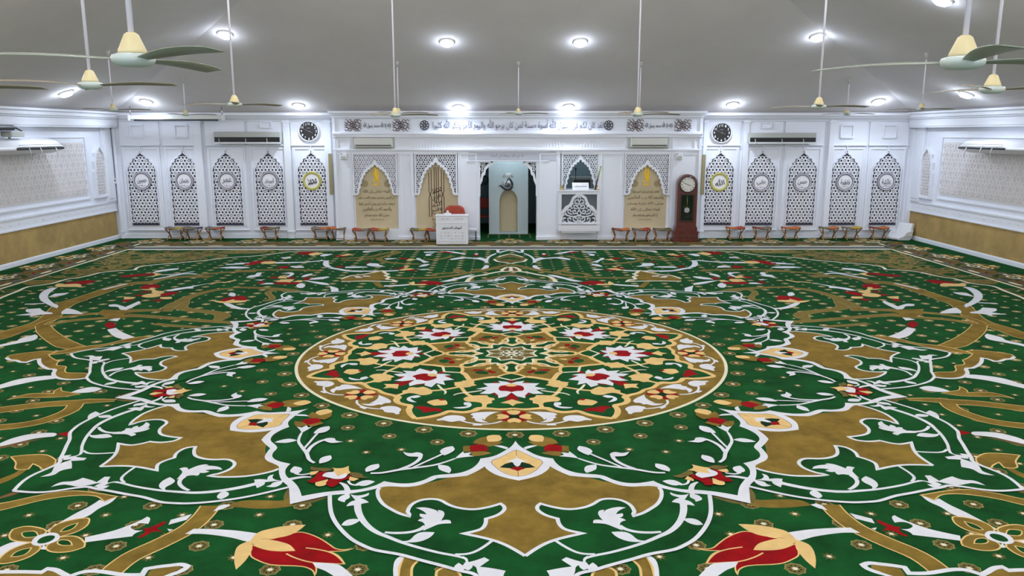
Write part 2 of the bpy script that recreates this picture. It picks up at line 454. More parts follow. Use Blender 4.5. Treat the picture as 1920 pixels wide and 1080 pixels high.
# quatrefoil and its stems
P(W_, 'lr', 'R', [(470, 625), (540, 580), (640, 520), (780, 440), (900, 380), (1010, 310), (1060, 330), (1190, 275), (1120, 340), (1000, 400), (880, 480), (700, 530), (500, 640)])
P(W_, 'lr', 'R', [(860, 690), (1000, 660), (1160, 620), (1300, 570), (1420, 520), (1490, 480), (1520, 500), (1500, 555), (1400, 550), (1330, 580), (1330, 600), (1380, 620), (1450, 620), (1370, 650), (1340, 680), (1100, 710), (860, 742)])
P(R_, 'lr', 'R', [(1390, 580), (1470, 600), (1530, 585), (1670, 525), (1680, 545), (1590, 600), (1650, 640), (1550, 635), (1440, 690), (1385, 690), (1470, 630)])
P(W_, 'lr', 'R', [(-200, 900), (0, 790), (150, 735), (310, 745), (220, 770), (100, 820), (0, 890), (-200, 1050)])
for pet, hole in (([(470, 630), (380, 590), (250, 580), (130, 610), (95, 670), (130, 720), (330, 740), (400, 690)], [(220, 650), (250, 635), (350, 630), (385, 680), (320, 690), (250, 690)]),
                  ([(500, 640), (560, 570), (700, 520), (880, 495), (905, 520), (870, 580), (760, 640), (600, 685)], [(610, 630), (680, 580), (790, 545), (740, 600), (660, 630)]),
                  ([(600, 690), (760, 680), (855, 740), (850, 790), (700, 835), (540, 840), (470, 810), (480, 770), (560, 720)], [(580, 740), (620, 715), (700, 725), (730, 770), (620, 770)]),
                  ([(320, 745), (410, 790), (330, 870), (200, 925), (60, 955), (-30, 955), (0, 900), (100, 820), (220, 770)], [(110, 885), (180, 830), (320, 795), (260, 860), (170, 885)])):
    P(G_, 'lr', 'R', pet, line=C_, lw=.014); P(N_, 'lr', 'R', hole, line=C_, lw=.010)
P(W_, 'lr', 'R', [(318, 750), (370, 680), (470, 650), (560, 645), (606, 680), (580, 725), (470, 765), (380, 778)])
P(N_, 'lr', 'R', [(378, 745), (410, 700), (480, 675), (540, 672), (558, 690), (520, 725), (440, 752)])
P(W_, 'lr', 'R', [(410, 812), (445, 765), (470, 800), (455, 815)], False)
P(G_, 'lr', 'R', [(0, 350), (100, 330), (400, 265), (640, 225), (850, 225), (1190, 278), (1050, 325), (1010, 290), (950, 270), (800, 265), (600, 285), (400, 320), (200, 370), (0, 418), (-200, 460), (-200, 400)], line=C_, lw=.012)
P(G_, 'lr', 'R', [(-100, 150), (0, 100), (150, 40), (200, 0), (280, 0), (200, 60), (80, 120), (0, 150), (-100, 190)])
P('pile_brown', 'lr', 'R', [(420, 0), (415, 60), (300, 170), (0, 280), (0, 300), (200, 240), (350, 150), (520, 20), (540, 0)])
P(G_, 'lr', 'R', [(-100, 1050), (430, 1055), (500, 1030), (560, 1045), (640, 1090), (640, 1200), (-100, 1200)], False)
S(W_, 'lr', 'R', [(-100, 1045), (200, 1040), (420, 1045), (480, 1010), (560, 1020), (640, 1060), (700, 1090), (850, 1040), (1000, 1035), (1250, 1070), (1440, 1070), (1480, 1010), (1600, 990), (1728, 975), (1830, 965), (1900, 985), (1860, 1020), (1760, 1060), (1600, 1100)], .045)
P(G_, 'lr', 'R', [(1500, 1060), (1540, 1020), (1640, 1005), (1780, 985), (1820, 1000), (1740, 1050), (1600, 1100), (1480, 1120)])
P(G_, 'lr', 'L', [(120, 940), (350, 918), (520, 920), (620, 970), (625, 1000), (590, 1080), (470, 1080), (455, 1060), (420, 1040), (370, 1020), (320, 1080), (180, 1080), (180, 1010)], line=C_, lw=.015)
V('L', [(-100, 430), (0, 415), (300, 375), (600, 345), (800, 335), (1000, 315), (1300, 305)], [.2, .2, .18, .17, .17, .14, .06])
V('L', [(850, 350), (800, 410), (680, 470), (450, 545), (200, 590), (0, 610), (-100, 620)], .16)
P(G_, 'lr', 'L', [(80, 300), (200, 260), (350, 230), (600, 230), (620, 195), (690, 160), (700, 200), (780, 215), (900, 235), (700, 265), (450, 275), (250, 275)], line=C_, lw=.012)
P(W_, 'lr', 'L', [(800, 215), (900, 180), (1040, 155), (1150, 175), (1050, 210), (900, 222)])
P(W_, 'lr', 'L', [(990, 520), (1000, 470), (1075, 430), (1130, 460), (1120, 490), (1030, 525)])
P(W_, 'lr', 'L', [(-60, 145), (0, 130), (200, 70), (400, 40), (600, 28), (620, 62), (400, 90), (200, 130), (0, 175), (-60, 190)])
P('pile_brown', 'lr', 'L', [(-50, 860), (100, 830), (250, 790), (500, 735), (250, 770), (0, 820)])
P(W_, 'lr', 'L', [(-50, 820), (0, 790), (150, 730), (350, 685), (600, 672), (640, 690), (600, 715), (400, 735), (200, 780), (0, 825)])
P(R_, 'lr', 'L', [(630, 688), (780, 655), (770, 715), (700, 700)], False)
# left part, mid distance
V('K', [(-120, 460), (0, 430), (200, 355), (420, 290), (540, 230), (640, 140), (740, 60), (900, 10)], [.3, .32, .32, .32, .3, .3, .34, .34])
V('U', [(880, 612), (1100, 540), (1300, 470), (1500, 430), (1700, 420)], [.3, .3, .3, .28, .26])
V('M', [(340, 418), (500, 350), (700, 325), (900, 310), (1250, 315)], [.26, .3, .3, .3, .4])
V('K', [(480, 300), (520, 370), (620, 450), (750, 520), (900, 560)], [.2, .24, .26, .28, .2])
V('K', [(450, 290), (650, 220), (900, 185), (1120, 165)], .12)
V('K', [(520, 300), (800, 250), (1100, 225), (1300, 212)], .12)
P(G_, 'lr', 'K', [(1110, 170), (1160, 125), (1400, 130), (1860, 118), (1920, 110), (1920, 135), (1500, 155), (1380, 178), (1920, 215), (1920, 238), (1500, 210), (1300, 222), (1190, 205)])
V('M', [(1580, 485), (1400, 500), (1200, 535), (1000, 590), (850, 650), (790, 720), (800, 780), (950, 815), (1200, 840), (1380, 870), (1420, 910), (1330, 970)], [.12, .22, .24, .24, .3, .4, .3, .26, .26, .3, .34, .2])
V('M', [(-40, 885), (400, 912), (800, 948), (1200, 980), (1600, 1000)], .2)
V('M', [(-40, 820), (300, 815), (580, 815), (660, 740), (780, 690)], [.2, .2, .26, .3, .3])
V('M', [(400, 1020), (700, 1050), (900, 1060), (1050, 1075)], .15)
P(W_, 'lr', 'K', [(1225, 70), (1300, 65), (1380, 85), (1410, 95), (1560, 30), (1580, 50), (1420, 130), (1355, 125), (1320, 95), (1235, 90)])
P(W_, 'lr', 'K', [(1205, 350), (1305, 330), (1380, 380), (1520, 435), (1400, 460), (1290, 430)])
P(R_, 'lr', 'K', [(1180, 290), (1240, 260), (1290, 280), (1300, 310), (1240, 340), (1200, 320)])
P(W_, 'lr', 'K', [(1210, 245), (1290, 225), (1360, 220), (1320, 255)], False)
P(W_, 'lr', 'K', [(-60, 540), (0, 520), (180, 480), (230, 450), (400, 405), (425, 430), (380, 470), (230, 500), (0, 545), (-60, 570)])
P(G_, 'lr', 'K', [(75, 665), (130, 635), (400, 600), (500, 590), (620, 600), (560, 630), (560, 650), (640, 700), (660, 700), (640, 750), (740, 765), (730, 810), (760, 835), (950, 840), (1000, 860), (990, 890), (870, 905), (700, 905), (620, 880), (620, 800), (540, 790), (450, 740), (450, 680), (380, 690), (300, 715), (210, 710), (190, 690), (110, 685)], line=C_, lw=.015)
S(W_, 'lr', 'K', [(75, 665), (110, 690), (190, 700), (230, 715), (300, 718), (380, 690), (440, 680), (455, 740), (540, 792), (615, 800), (600, 850), (640, 890), (740, 910), (870, 908), (1000, 890)], .05)
P(G_, 'lr', 'K', [(540, 635), (640, 600), (900, 545), (1200, 510), (1500, 440), (1780, 425), (1840, 435), (1600, 480), (1400, 490), (1000, 570), (700, 620)], line=C_, lw=.02)
# tulip and blossoms of the far half
P(W_, 'lr', 'M', [(1505, 590), (1540, 550), (1600, 560), (1615, 590), (1590, 610), (1550, 605)])
P(R_, 'lr', 'M', [(1400, 660), (1500, 625), (1720, 600), (1780, 630), (1770, 665), (1640, 670), (1450, 690)])
P(C_, 'lr', 'M', [(1280, 670), (1450, 685), (1600, 645), (1600, 665), (1780, 670), (1770, 690), (1480, 710), (1330, 695)])
P(W_, 'lr', 'M', [(1430, 710), (1510, 710), (1620, 755), (1750, 785), (1890, 785), (1820, 805), (1650, 800), (1500, 760)])
for r in ([(190, 470), (280, 430), (420, 430), (480, 470), (400, 490), (250, 495)], [(60, 590), (200, 580), (240, 600), (180, 610)], [(180, 545), (300, 530), (340, 545), (220, 560)],
          [(490, 580), (640, 540), (780, 545), (640, 590), (500, 610)], [(-80, 655), (80, 655), (0, 685), (-80, 690)], [(340, 670), (460, 650), (540, 660), (450, 685)]): P(R_, 'lr', 'M', r)
for r in ([(160, 500), (330, 500), (320, 480), (400, 475), (430, 520), (560, 530), (500, 560), (410, 570), (350, 550), (360, 520), (240, 512)], [(205, 605), (280, 575), (400, 565), (490, 580), (470, 610), (330, 625), (240, 620)],
          [(-60, 612), (120, 620), (60, 645), (-60, 655)], [(480, 620), (650, 615), (665, 640), (600, 650), (500, 645)]): P(C_, 'lr', 'M', r)
P(W_, 'lr', 'M', [(560, 530), (700, 490), (850, 470), (1200, 415), (1250, 410), (1000, 460), (980, 490), (850, 495), (680, 525)])
S(C_, 'lr', 'M', [(1250, 410), (1400, 395), (1450, 400), (1620, 365)], .08)
P(R_, 'lr', 'M', [(-120, 300), (0, 290), (250, 265), (400, 265), (420, 280), (200, 300), (0, 320), (-120, 318)]); P(C_, 'lr', 'M', [(230, 325), (400, 290), (360, 255), (500, 270), (490, 285), (350, 315)])
P(W_, 'lr', 'M', [(360, 255), (500, 210), (760, 185), (740, 205), (580, 225), (420, 250)]); S(W_, 'lr', 'M', [(500, 285), (750, 270), (980, 235)], .07); S(W_, 'lr', 'M', [(390, 350), (650, 305), (850, 270), (1030, 275)], .09)
P(W_, 'lr', 'M', [(1460, 125), (1800, 105), (1820, 120), (1500, 135)]); P(W_, 'lr', 'M', [(1350, 180), (1600, 160), (1830, 180), (1650, 190)])
V('M', [(1040, 285), (1300, 260), (1600, 240), (1920, 235)], .2); V('N', [(0, 470), (300, 455), (700, 450), (1100, 455), (1300, 470)], .2)
P(R_, 'lr', 'U', [(720, 430), (850, 410), (1000, 395), (1080, 405), (950, 440), (780, 450)]); P(C_, 'lr', 'U', [(620, 450), (660, 430), (720, 440), (880, 435), (910, 470), (700, 470), (640, 470)])
P(W_, 'lr', 'U', [(650, 475), (560, 540), (540, 590), (600, 650), (655, 680), (640, 710), (560, 680), (470, 630), (440, 580), (470, 530), (560, 485)]); P(W_, 'lr', 'U', [(540, 585), (620, 545), (780, 535), (700, 565)])
S(W_, 'lr', 'U', [(280, 665), (500, 655)], .07); P(W_, 'lr', 'U', [(170, 790), (350, 765), (290, 745), (300, 720), (450, 710), (510, 750), (590, 760), (580, 775), (440, 785), (330, 810), (350, 790)])
P(W_, 'lr', 'U', [(690, 770), (750, 710), (850, 730), (940, 775), (800, 775)]); S(W_, 'lr', 'U', [(1160, 500), (1300, 465), (1430, 435)], .08)
P(W_, 'lr', 'N', [(1345, 310), (1420, 310), (1410, 350), (1430, 390), (1480, 415), (1380, 410), (1325, 370)]); S(W_, 'lr', 'N', [(1430, 420), (1560, 440), (1700, 465), (1920, 475)], .13)
S(W_, 'lr', 'O', [(200, 700), (500, 705), (900, 705), (1280, 690)], .13); P(W_, 'lr', 'N', [(925, 690), (960, 655), (1010, 650), (1060, 685), (1020, 720), (960, 720)])
for r in ([(660, 570), (690, 540), (770, 550), (780, 580)], [(620, 630), (690, 595), (850, 590), (880, 610), (820, 635)], [(870, 630), (960, 605), (1030, 610), (1000, 635)]): P(C_, 'lr', 'N', r)
for r in ([(520, 570), (640, 545), (640, 570), (560, 585)], [(320, 655), (400, 620), (450, 630), (400, 660)], [(580, 655), (640, 637), (980, 640), (960, 665), (600, 665)], [(780, 575), (840, 560), (900, 565), (880, 590)], [(1020, 580), (1080, 565), (1140, 570), (1100, 605)]): P(R_, 'lr', 'N', r)
for r in ([(690, 500), (860, 490), (895, 510), (810, 560), (770, 555), (830, 515)], [(1000, 560), (1050, 525), (1160, 505), (1165, 520), (1060, 555)], [(1110, 600), (1200, 570), (1400, 550), (1420, 560), (1300, 590)], [(290, 600), (440, 595), (400, 612)], [(370, 670), (480, 645), (580, 650), (570, 665)],
          [(1030, 610), (1150, 620), (1380, 650), (1420, 680), (1300, 670), (1150, 640)], [(1420, 690), (1460, 700), (1550, 730), (1545, 790), (1450, 790), (1440, 740)], [(170, 570), (230, 535), (300, 525), (340, 495), (390, 490), (400, 515), (360, 540), (430, 540), (280, 560)]): P(W_, 'lr', 'N', r)
V('N', [(0, 715), (300, 720), (600, 735), (850, 760), (1050, 790), (1400, 800)], [.16, .18, .25, .3, .2, .15]); V('N', [(780, 775), (700, 745), (560, 760), (500, 800), (560, 860), (540, 900), (420, 915)], .14)
P(R_, 'lr', 'N', [(920, 205), (1010, 185), (1240, 180), (1300, 210), (1100, 225)]); P(C_, 'lr', 'N', [(1110, 215), (1240, 185), (1340, 205), (1180, 240)]); P(W_, 'lr', 'N', [(1280, 240), (1350, 210), (1480, 215), (1340, 250)])
P(R_, 'lr', 'N', [(1470, 245), (1560, 230), (1740, 230), (1620, 260)]); P(C_, 'lr', 'N', [(1590, 240), (1690, 205), (1800, 220), (1650, 240)])
P(R_, 'lr', 'N', [(140, 360), (220, 340), (380, 312), (560, 312), (600, 330), (400, 350), (250, 382)]); P(C_, 'lr', 'N', [(390, 350), (450, 325), (600, 325), (640, 350), (520, 365)])
P(R_, 'lr', 'N', [(640, 400), (820, 390), (800, 425), (680, 425)]); P(W_, 'lr', 'N', [(830, 395), (1000, 395), (1040, 420), (880, 415)]); P(W_, 'lr', 'N', [(690, 265), (840, 260), (850, 275), (720, 280)])
S(W_, 'lr', 'N', [(0, 355), (220, 345)], .09); S(W_, 'lr', 'N', [(620, 345), (900, 340), (1150, 328), (1340, 308)], [.2, .15, .1, .14]); P(W_, 'lr', 'N', [(0, 405), (150, 405), (230, 418), (0, 420)])
P(R_, 'lr', 'N', [(1520, 400), (1600, 390), (1650, 405), (1560, 420)]); P(W_, 'lr', 'N', [(1650, 412), (1850, 400), (1920, 410), (1750, 422)])
# grapes of motifs nearer the axis at the far end
P(W_, 'lr', 'O', [(480, 265), (560, 250), (900, 238), (700, 262), (500, 285)]); V('O', [(0, 420), (400, 400), (700, 370), (900, 320), (1200, 260), (1300, 280), (1100, 340), (900, 400)], .17)
V('O', [(0, 460), (400, 455), (700, 415), (850, 400), (900, 470), (1150, 515), (1500, 540), (1750, 545)], .17); P(W_, 'lr', 'O', [(980, 430), (1050, 415), (1280, 420), (1040, 445)]); P(R_, 'lr', 'O', [(1290, 425), (1380, 400), (1500, 415), (1520, 430), (1400, 440)])
P(C_, 'lr', 'O', [(1450, 470), (1520, 430), (1700, 440), (1560, 465)]); P(W_, 'lr', 'O', [(1690, 440), (1700, 410), (1760, 410), (1840, 460), (1990, 500), (1850, 520), (1780, 470)]); P(W_, 'lr', 'O', [(1740, 610), (1860, 550), (2000, 545), (1900, 590)])
P(W_, 'lr', 'O', [(570, 560), (640, 525), (820, 535), (870, 575), (1010, 605), (800, 605), (640, 590)]); S(W_, 'lr', 'O', [(90, 620), (400, 615), (590, 618)], [.2, .2, .05]); P(R_, 'lr', 'O', [(520, 505), (600, 490), (680, 490), (600, 520)])
P(R_, 'lr', 'O', [(1160, 645), (1340, 630), (1370, 595), (1420, 620), (1380, 660)]); P(C_, 'lr', 'O', [(1270, 690), (1400, 650), (1500, 640), (1660, 655), (1420, 690)]); P(C_, 'lr', 'O', [(1390, 605), (1480, 590), (1550, 600), (1450, 625)]); P(R_, 'lr', 'O', [(1440, 680), (1700, 675), (1720, 690), (1500, 705)]); P(W_, 'lr', 'O', [(1720, 670), (1900, 655), (2000, 660), (1850, 680)])
P(G_, 'lr', 'O', [(0, 890), (200, 810), (500, 780), (930, 690), (1000, 760), (1050, 850), (1030, 900), (700, 915), (300, 920), (0, 930)]); S(I_, 'lr', 'O', [(0, 880), (230, 805), (480, 780), (930, 690)], .07); S(I_, 'lr', 'O', [(930, 690), (1010, 760), (1060, 770), (990, 810), (1070, 830), (1030, 890), (1150, 900), (1220, 945), (960, 935), (500, 930), (0, 940)], .08)
P(W_, 'lr', 'O', [(280, 820), (380, 820), (490, 850), (340, 855)]); P(W_, 'lr', 'O', [(480, 805), (660, 815), (640, 830), (500, 830)]); P(G_, 'lr', 'O', [(690, 950), (830, 950), (980, 1070), (850, 1080)])
P(R_, 'lr', 'O', [(1720, 980), (1850, 935), (2100, 930), (2260, 975), (2310, 985), (2150, 1010), (1850, 1015)]); P(C_, 'lr', 'O', [(1510, 1000), (1620, 935), (1650, 960), (1650, 1000), (2100, 985), (1900, 1020), (1600, 1020)]); S(W_, 'lr', 'O', [(960, 1040), (1250, 1030), (1520, 1010)], .13)
V('O', [(1100, 855), (1400, 862), (1920, 858)], .17)
P(R_, 'lr', 'Q', [(-50, 960), (100, 940), (270, 945), (380, 985), (200, 1010), (0, 1012)]); P(W_, 'lr', 'Q', [(290, 940), (420, 915), (700, 850), (900, 800), (1090, 780), (950, 830), (700, 890), (500, 940)])
V('Q', [(0, 860), (300, 840), (700, 790), (950, 740), (1300, 690), (1600, 610), (1875, 560)], .2); V('Q', [(120, 820), (180, 790), (260, 760), (600, 740), (680, 690), (640, 650)], .15); V('Q', [(680, 690), (780, 690), (850, 740)], .14)
V('Q', [(1000, 680), (1400, 655), (1875, 655)], .16); V('Q', [(0, 440), (200, 445), (380, 420), (600, 360)], .16)
P(G_, 'lr', 'Q', [(930, 950), (1000, 880), (1070, 860), (1060, 940)]); P(O_, 'lr', 'Q', [(1100, 940), (1400, 850), (1700, 790), (1878, 740), (1878, 810), (1600, 880), (1350, 920)])
S(I_, 'lr', 'Q', [(900, 960), (960, 880), (1060, 825), (1250, 795), (1390, 765), (1600, 725), (1830, 700)], .1); P('pile_brown', 'lr', 'Q', [(1690, 690), (1720, 660), (1800, 620), (1878, 612), (1878, 705), (1750, 715)], line=I_, lw=.08)
P(W_, 'lr', 'Q', [(1555, 300), (1450, 340), (1370, 390), (1310, 460), (1310, 510), (1390, 520), (1430, 570), (1440, 570), (1385, 500), (1385, 450), (1440, 380), (1570, 315)])
P(W_, 'lr', 'Q', [(1220, 670), (1290, 600), (1330, 570), (1390, 580), (1395, 620), (1330, 650)]); P(W_, 'lr', 'Q', [(530, 435), (700, 400), (820, 390), (1100, 410), (1200, 395), (1320, 430), (1310, 490), (1200, 450), (1080, 430), (850, 415), (700, 440), (560, 455)])
P(W_, 'lr', 'Q', [(1560, 225), (1640, 225), (1630, 290), (1580, 290)]); S(W_, 'lr', 'Q', [(1630, 290), (1750, 255), (1875, 232)], .1); P(O_, 'lr', 'Q', [(1520, 420), (1600, 380), (1750, 340), (1878, 320), (1878, 540), (1750, 510), (1600, 480)])
S(I_, 'lr', 'Q', [(1520, 435), (1600, 490), (1750, 510), (1875, 540)], .07); S(I_, 'lr', 'Q', [(1600, 390), (1750, 345), (1875, 318)], .07); S(N_, 'lr', 'Q', [(1650, 440), (1780, 430), (1875, 400)], .16)
P(W_, 'lr', 'Q', [(320, 262), (480, 250), (700, 280), (900, 320), (850, 325), (620, 300), (420, 280)]); P(R_, 'lr', 'Q', [(300, 270), (420, 262), (600, 290), (560, 305), (400, 290)]); P(R_, 'lr', 'Q', [(1060, 320), (1150, 335), (1150, 375), (1080, 370)]); P(W_, 'lr', 'Q', [(1070, 310), (1160, 305), (1150, 335), (1100, 335)])
P(W_, 'lr', 'Q', [(-20, 330), (100, 310), (170, 300), (80, 345), (140, 355), (0, 362)]); P(W_, 'lr', 'Q', [(-60, 272), (150, 265), (280, 268), (100, 290), (-60, 292)])
K_.step = .00002
# spandrels outside the scalloped arc
ARC = [('U', (-100, 660)), ('U', (0, 600)), ('U', (200, 520)), ('U', (320, 470)), ('U', (480, 450)), ('U', (600, 430)), ('U', (750, 385)), ('U', (850, 372)), ('U', (1000, 345)), ('U', (1130, 312)), ('U', (1300, 292)), ('U', (1450, 285)), ('U', (1520, 280)), ('U', (1600, 240)), ('U', (1920, 208)),
       ('M', (700, 118)), ('M', (850, 98)), ('M', (1100, 80)), ('M', (1500, 30)), ('M', (1900, 5)), ('N', (460, 228)), ('N', (800, 185)), ('N', (1100, 168)), ('N', (1500, 165)), ('N', (1920, 145)), ('O', (900, 225)), ('O', (1900, 222))]
arc = [rel(f, p) for f, p in ARC]
XB, YBD = 9.52, 0
yb1 = on_floor(960, 468.4)[1]-CY; yb2 = on_floor(960, 463.4)[1]-CY
xb1 = abs(rel('U', (0, 500))[0]+rel('U', (800, 240))[0])/2
sp = arc+[(-3.0, yb1), (-xb1, yb1), (-xb1, arc[0][1])]
K_.lay(sp, N_, 'q', [tuple(t) for t in tess(sp)])
rnd = random.Random(4)
def inside(p, poly):
    c = False; n = len(poly)
    for i in range(n):
        (x1, y1), (x2, y2) = poly[i], poly[i-1]
        if (y1 > p[1]) != (y2 > p[1]) and p[0] < (x2-x1)*(p[1]-y1)/(y2-y1)+x1: c = not c
    return c
def curl(x, y, r, a, turns, w, m, sym, edge=None):
    q = [(x+r*(1-.75*t/12)*math.cos(a+turns*2*math.pi*t/12), y+r*(1-.75*t/12)*math.sin(a+turns*2*math.pi*t/12)) for t in range(13)]
    if edge: K_.ribbon(q, [w*.6+.05, w+.05, w*.5+.04], edge, sym)
    K_.ribbon(q, [w*.6, w, w*.5], m, sym)
n = 0
for i in range(700):
    x = rnd.uniform(-xb1+.15, -3.2); y = rnd.uniform(1.0, yb1-.15)
    if not inside((x, y), sp) or not inside((x+.25, y-.2), sp) or not inside((x-.2, y+.15), sp): continue
    r = rnd.uniform(.22, .5); a = rnd.uniform(0, 6.28)
    curl(x, y, r, a, rnd.choice([-.8, .8]), rnd.uniform(.09, .17), rnd.choice([O_, 'pile_moss', O_, 'pile_moss']), 'q', rnd.choice(['pile_tan', None, None, None]))
    if n % 3 == 0:
        q = smooth([(x-r, y), (x-r*.4, y+r*.35), (x+r*.2, y-r*.1), (x+r*.8, y+r*.3), (x+r*1.3, y)], False); K_.ribbon(q, .04, 'pile_tan', 'q')
    n += 1
    if n > 95: break
K_.ribbon(smooth(arc, False, 3), .075, I_, 'q')
K_.lay([(-xb1, -13), (-xb1+.05, -13), (-xb1+.05, yb1), (-xb1, yb1)], D_, 'lr', [(0, 1, 2, 3)])
# frame lines and dense flower border
bx2 = xb1+.02
for sgn in (1,):
    K_.lay([(-xb1-.02, -7), (-xb1+.05, -7), (-xb1+.05, yb1), (-xb1-.02, yb1)], I_, 'lr', [(0, 1, 2, 3)])
K_.lay([(-xb1, yb1), (xb1, yb1), (xb1, yb2+.05), (-xb1, yb2+.05)], 'pile_grey', '1', [(0, 1, 2, 3)])
K_.lay([(-xb1, yb1-.05), (xb1, yb1-.05), (xb1, yb1+.08), (-xb1, yb1+.08)], I_, '1', [(0, 1, 2, 3)])
K_.lay([(-xb1-.2, yb2-.03), (xb1+.2, yb2-.03), (xb1+.2, yb2+.09), (-xb1-.2, yb2+.09)], I_, '1', [(0, 1, 2, 3)])
def border_unit(place, w=1.5, d=1.6, seed=1):
    r = random.Random(seed)
    def blob(x, y, a, b, m, k=8, jit=.25, rot=0):
        pts = []
        for i in range(k):
            t = 2*math.pi*i/k; rr = 1+r.uniform(-jit, jit); u, v = a*rr*math.cos(t), b*rr*math.sin(t)
            pts.append((x+u*math.cos(rot)-v*math.sin(rot), y+u*math.sin(rot)+v*math.cos(rot)))
        pts = smooth(pts, True, 2)
        for s in (1, -1):
            q = place([(s*px, py) for px, py in pts]); K_.lay(q, m, '1', [tuple(range(len(q)))])
    pk = [(-w/2, 0), (w/2, 0), (w/2, d*.5), (w*.3, d*.56), (w*.2, d*.76), (0, d*.96), (-w*.2, d*.76), (-w*.3, d*.56), (-w/2, d*.5)]
    z = K_.z
    K_.lay(place(pk), O_, '1', [tuple(t) for t in tess(pk)])
    z = K_.z
    cols = ['pile_tan', O_, O_, C_, I_, 'pile_brown', 'pile_moss', D_, O_, 'pile_grey', N_, G_, D_, R_, N_, 'pile_tan']
    for i in range(58):
        x = r.uniform(0, w/2); y = r.uniform(.04, d*.9)
        if y > d*(.50+.42*(1-x/(w/2))): continue
        K_.z = z+i*.00003
        blob(x, y, r.uniform(.06, .14), r.uniform(.03, .07), cols[i % len(cols)], 8, .3, r.uniform(-1, 1))
    K_.z = z+.0019
    blob(0, d*.45, .2, .13, I_, 10, .05); blob(0, d*.45, .13, .08, D_, 10, .05); blob(0, d*.45, .05, .03, C_)
    blob(w*.3, d*.12, .24, .06, 'pile_grey', 8, .1); blob(w*.48, d*.1, .2, .05, I_, 8, .1); blob(w*.18, d*.68, .05, .03, C_)
dB = YB-CY-yb2-.09
zb = K_.z; K_.step = .00004
nb = int(2*xb1/1.45)+2
for i in range(-(nb//2)-1, nb//2+2):
    cx = i*1.5
    if abs(cx) > xb1+1.3: continue
    K_.z = zb; border_unit(lambda q, cx=cx: [(cx+x, yb2+.09+y) for x, y in q], 1.5, dB*.98, 3)
xs = (CX-XL)-xb1-.03
for s in (1, -1):
    for i in range(14):
        cy = yb2-.3-i*1.5
        if cy+CY < 6: continue
        K_.z = zb; border_unit(lambda q, cy=cy, s=s: [(s*(xb1+.04+y), cy+x) for x, y in q], 1.5, xs*.92, 3)
K_.z = zb+.0002; K_.step = .00007
# --- the eight lobes of the great star
LOB = [('A', (460, 900)), ('C', (470, 180)), ('C', (480, 350)), ('C', (520, 460)), ('C', (600, 570)), ('C', (720, 680)), ('C', (850, 750)), ('C', (980, 800)), ('C', (1260, 850)), ('C', (1480, 910)), ('C', (1750, 980)), ('C', (1920, 1030)), ('D', (1150, 1080)), ('f', (-.22, -6.12)), ('f', (0, -6.3))]
lob = [rel(f, p) for f, p in LOB]
fill = [(0, -3.2)]+[snap(rel('A', (50, 1010)), .1), rel('A', (250, 945))]+lob
K_.lay(fill, N_, 'm8', [tuple(t) for t in tess(fill)])
lobs = smooth(lob, False); K_.ribbon(lobs, .036, W_, 'm8')
# outer stem with leaves
S(W_, 'm8', 'C', [(790, 250), (785, 330), (820, 430), (900, 530), (1000, 600), (1120, 650), (1300, 720), (1500, 780), (1700, 830), (1900, 868), (2000, 900)], [.055, .06, .055, .05, .045, .04, .035, .032, .03, .03, .02])
P(W_, 'm8', 'D', [(280, 700), (400, 690), (470, 630), (540, 600), (690, 600), (640, 655), (540, 700), (420, 715)])
S(W_, 'm8', 'D', [(130, 600), (250, 608), (400, 600), (520, 570), (590, 530)], [.03, .035, .035, .04, .05])
P(W_, 'm8', 'D', [(475, 325), (580, 320), (700, 350), (740, 385), (725, 350), (780, 360), (800, 400), (760, 470), (810, 460), (860, 465), (875, 500), (740, 510), (650, 545), (560, 585), (580, 530), (560, 490), (500, 470), (530, 450), (570, 440), (525, 420), (525, 390), (600, 400), (560, 360)])
P(W_, 'm8', 'C', [(600, 520), (650, 470), (720, 450), (820, 455), (760, 500), (680, 525)])
P(W_, 'm8', 'C', [(700, 170), (760, 185), (840, 180), (910, 155), (900, 185), (810, 215), (870, 235), (910, 265), (850, 275), (820, 285), (820, 315), (750, 310), (740, 295), (655, 308), (700, 260), (760, 240)])
P(W_, 'm8', 'C', [(560, 230), (600, 190), (650, 175), (690, 180), (690, 215), (650, 235), (640, 262), (590, 250)]); S(W_, 'm8', 'C', [(580, 40), (640, 70), (670, 130), (660, 190)], [.02, .045, .05, .04])
P(W_, 'm8', 'D', [(990, 880), (1040, 930), (1010, 970), (1020, 1010), (1070, 1030), (1110, 1000), (1115, 960), (1070, 935), (1060, 900), (1010, 870)])
S(W_, 'm8', 'D', [(920, 850), (1080, 840), (1200, 790), (1330, 700)], .027)
P(W_, 'm8', 'R', [(515, 190), (620, 140), (740, 130), (840, 95), (930, 120), (980, 140), (1060, 85), (1120, 85), (1090, 150), (1130, 165), (1000, 150), (900, 170), (800, 185), (700, 170), (640, 165)])
P(W_, 'm8', 'R', [(955, 215), (1000, 185), (1110, 175), (1040, 210)])
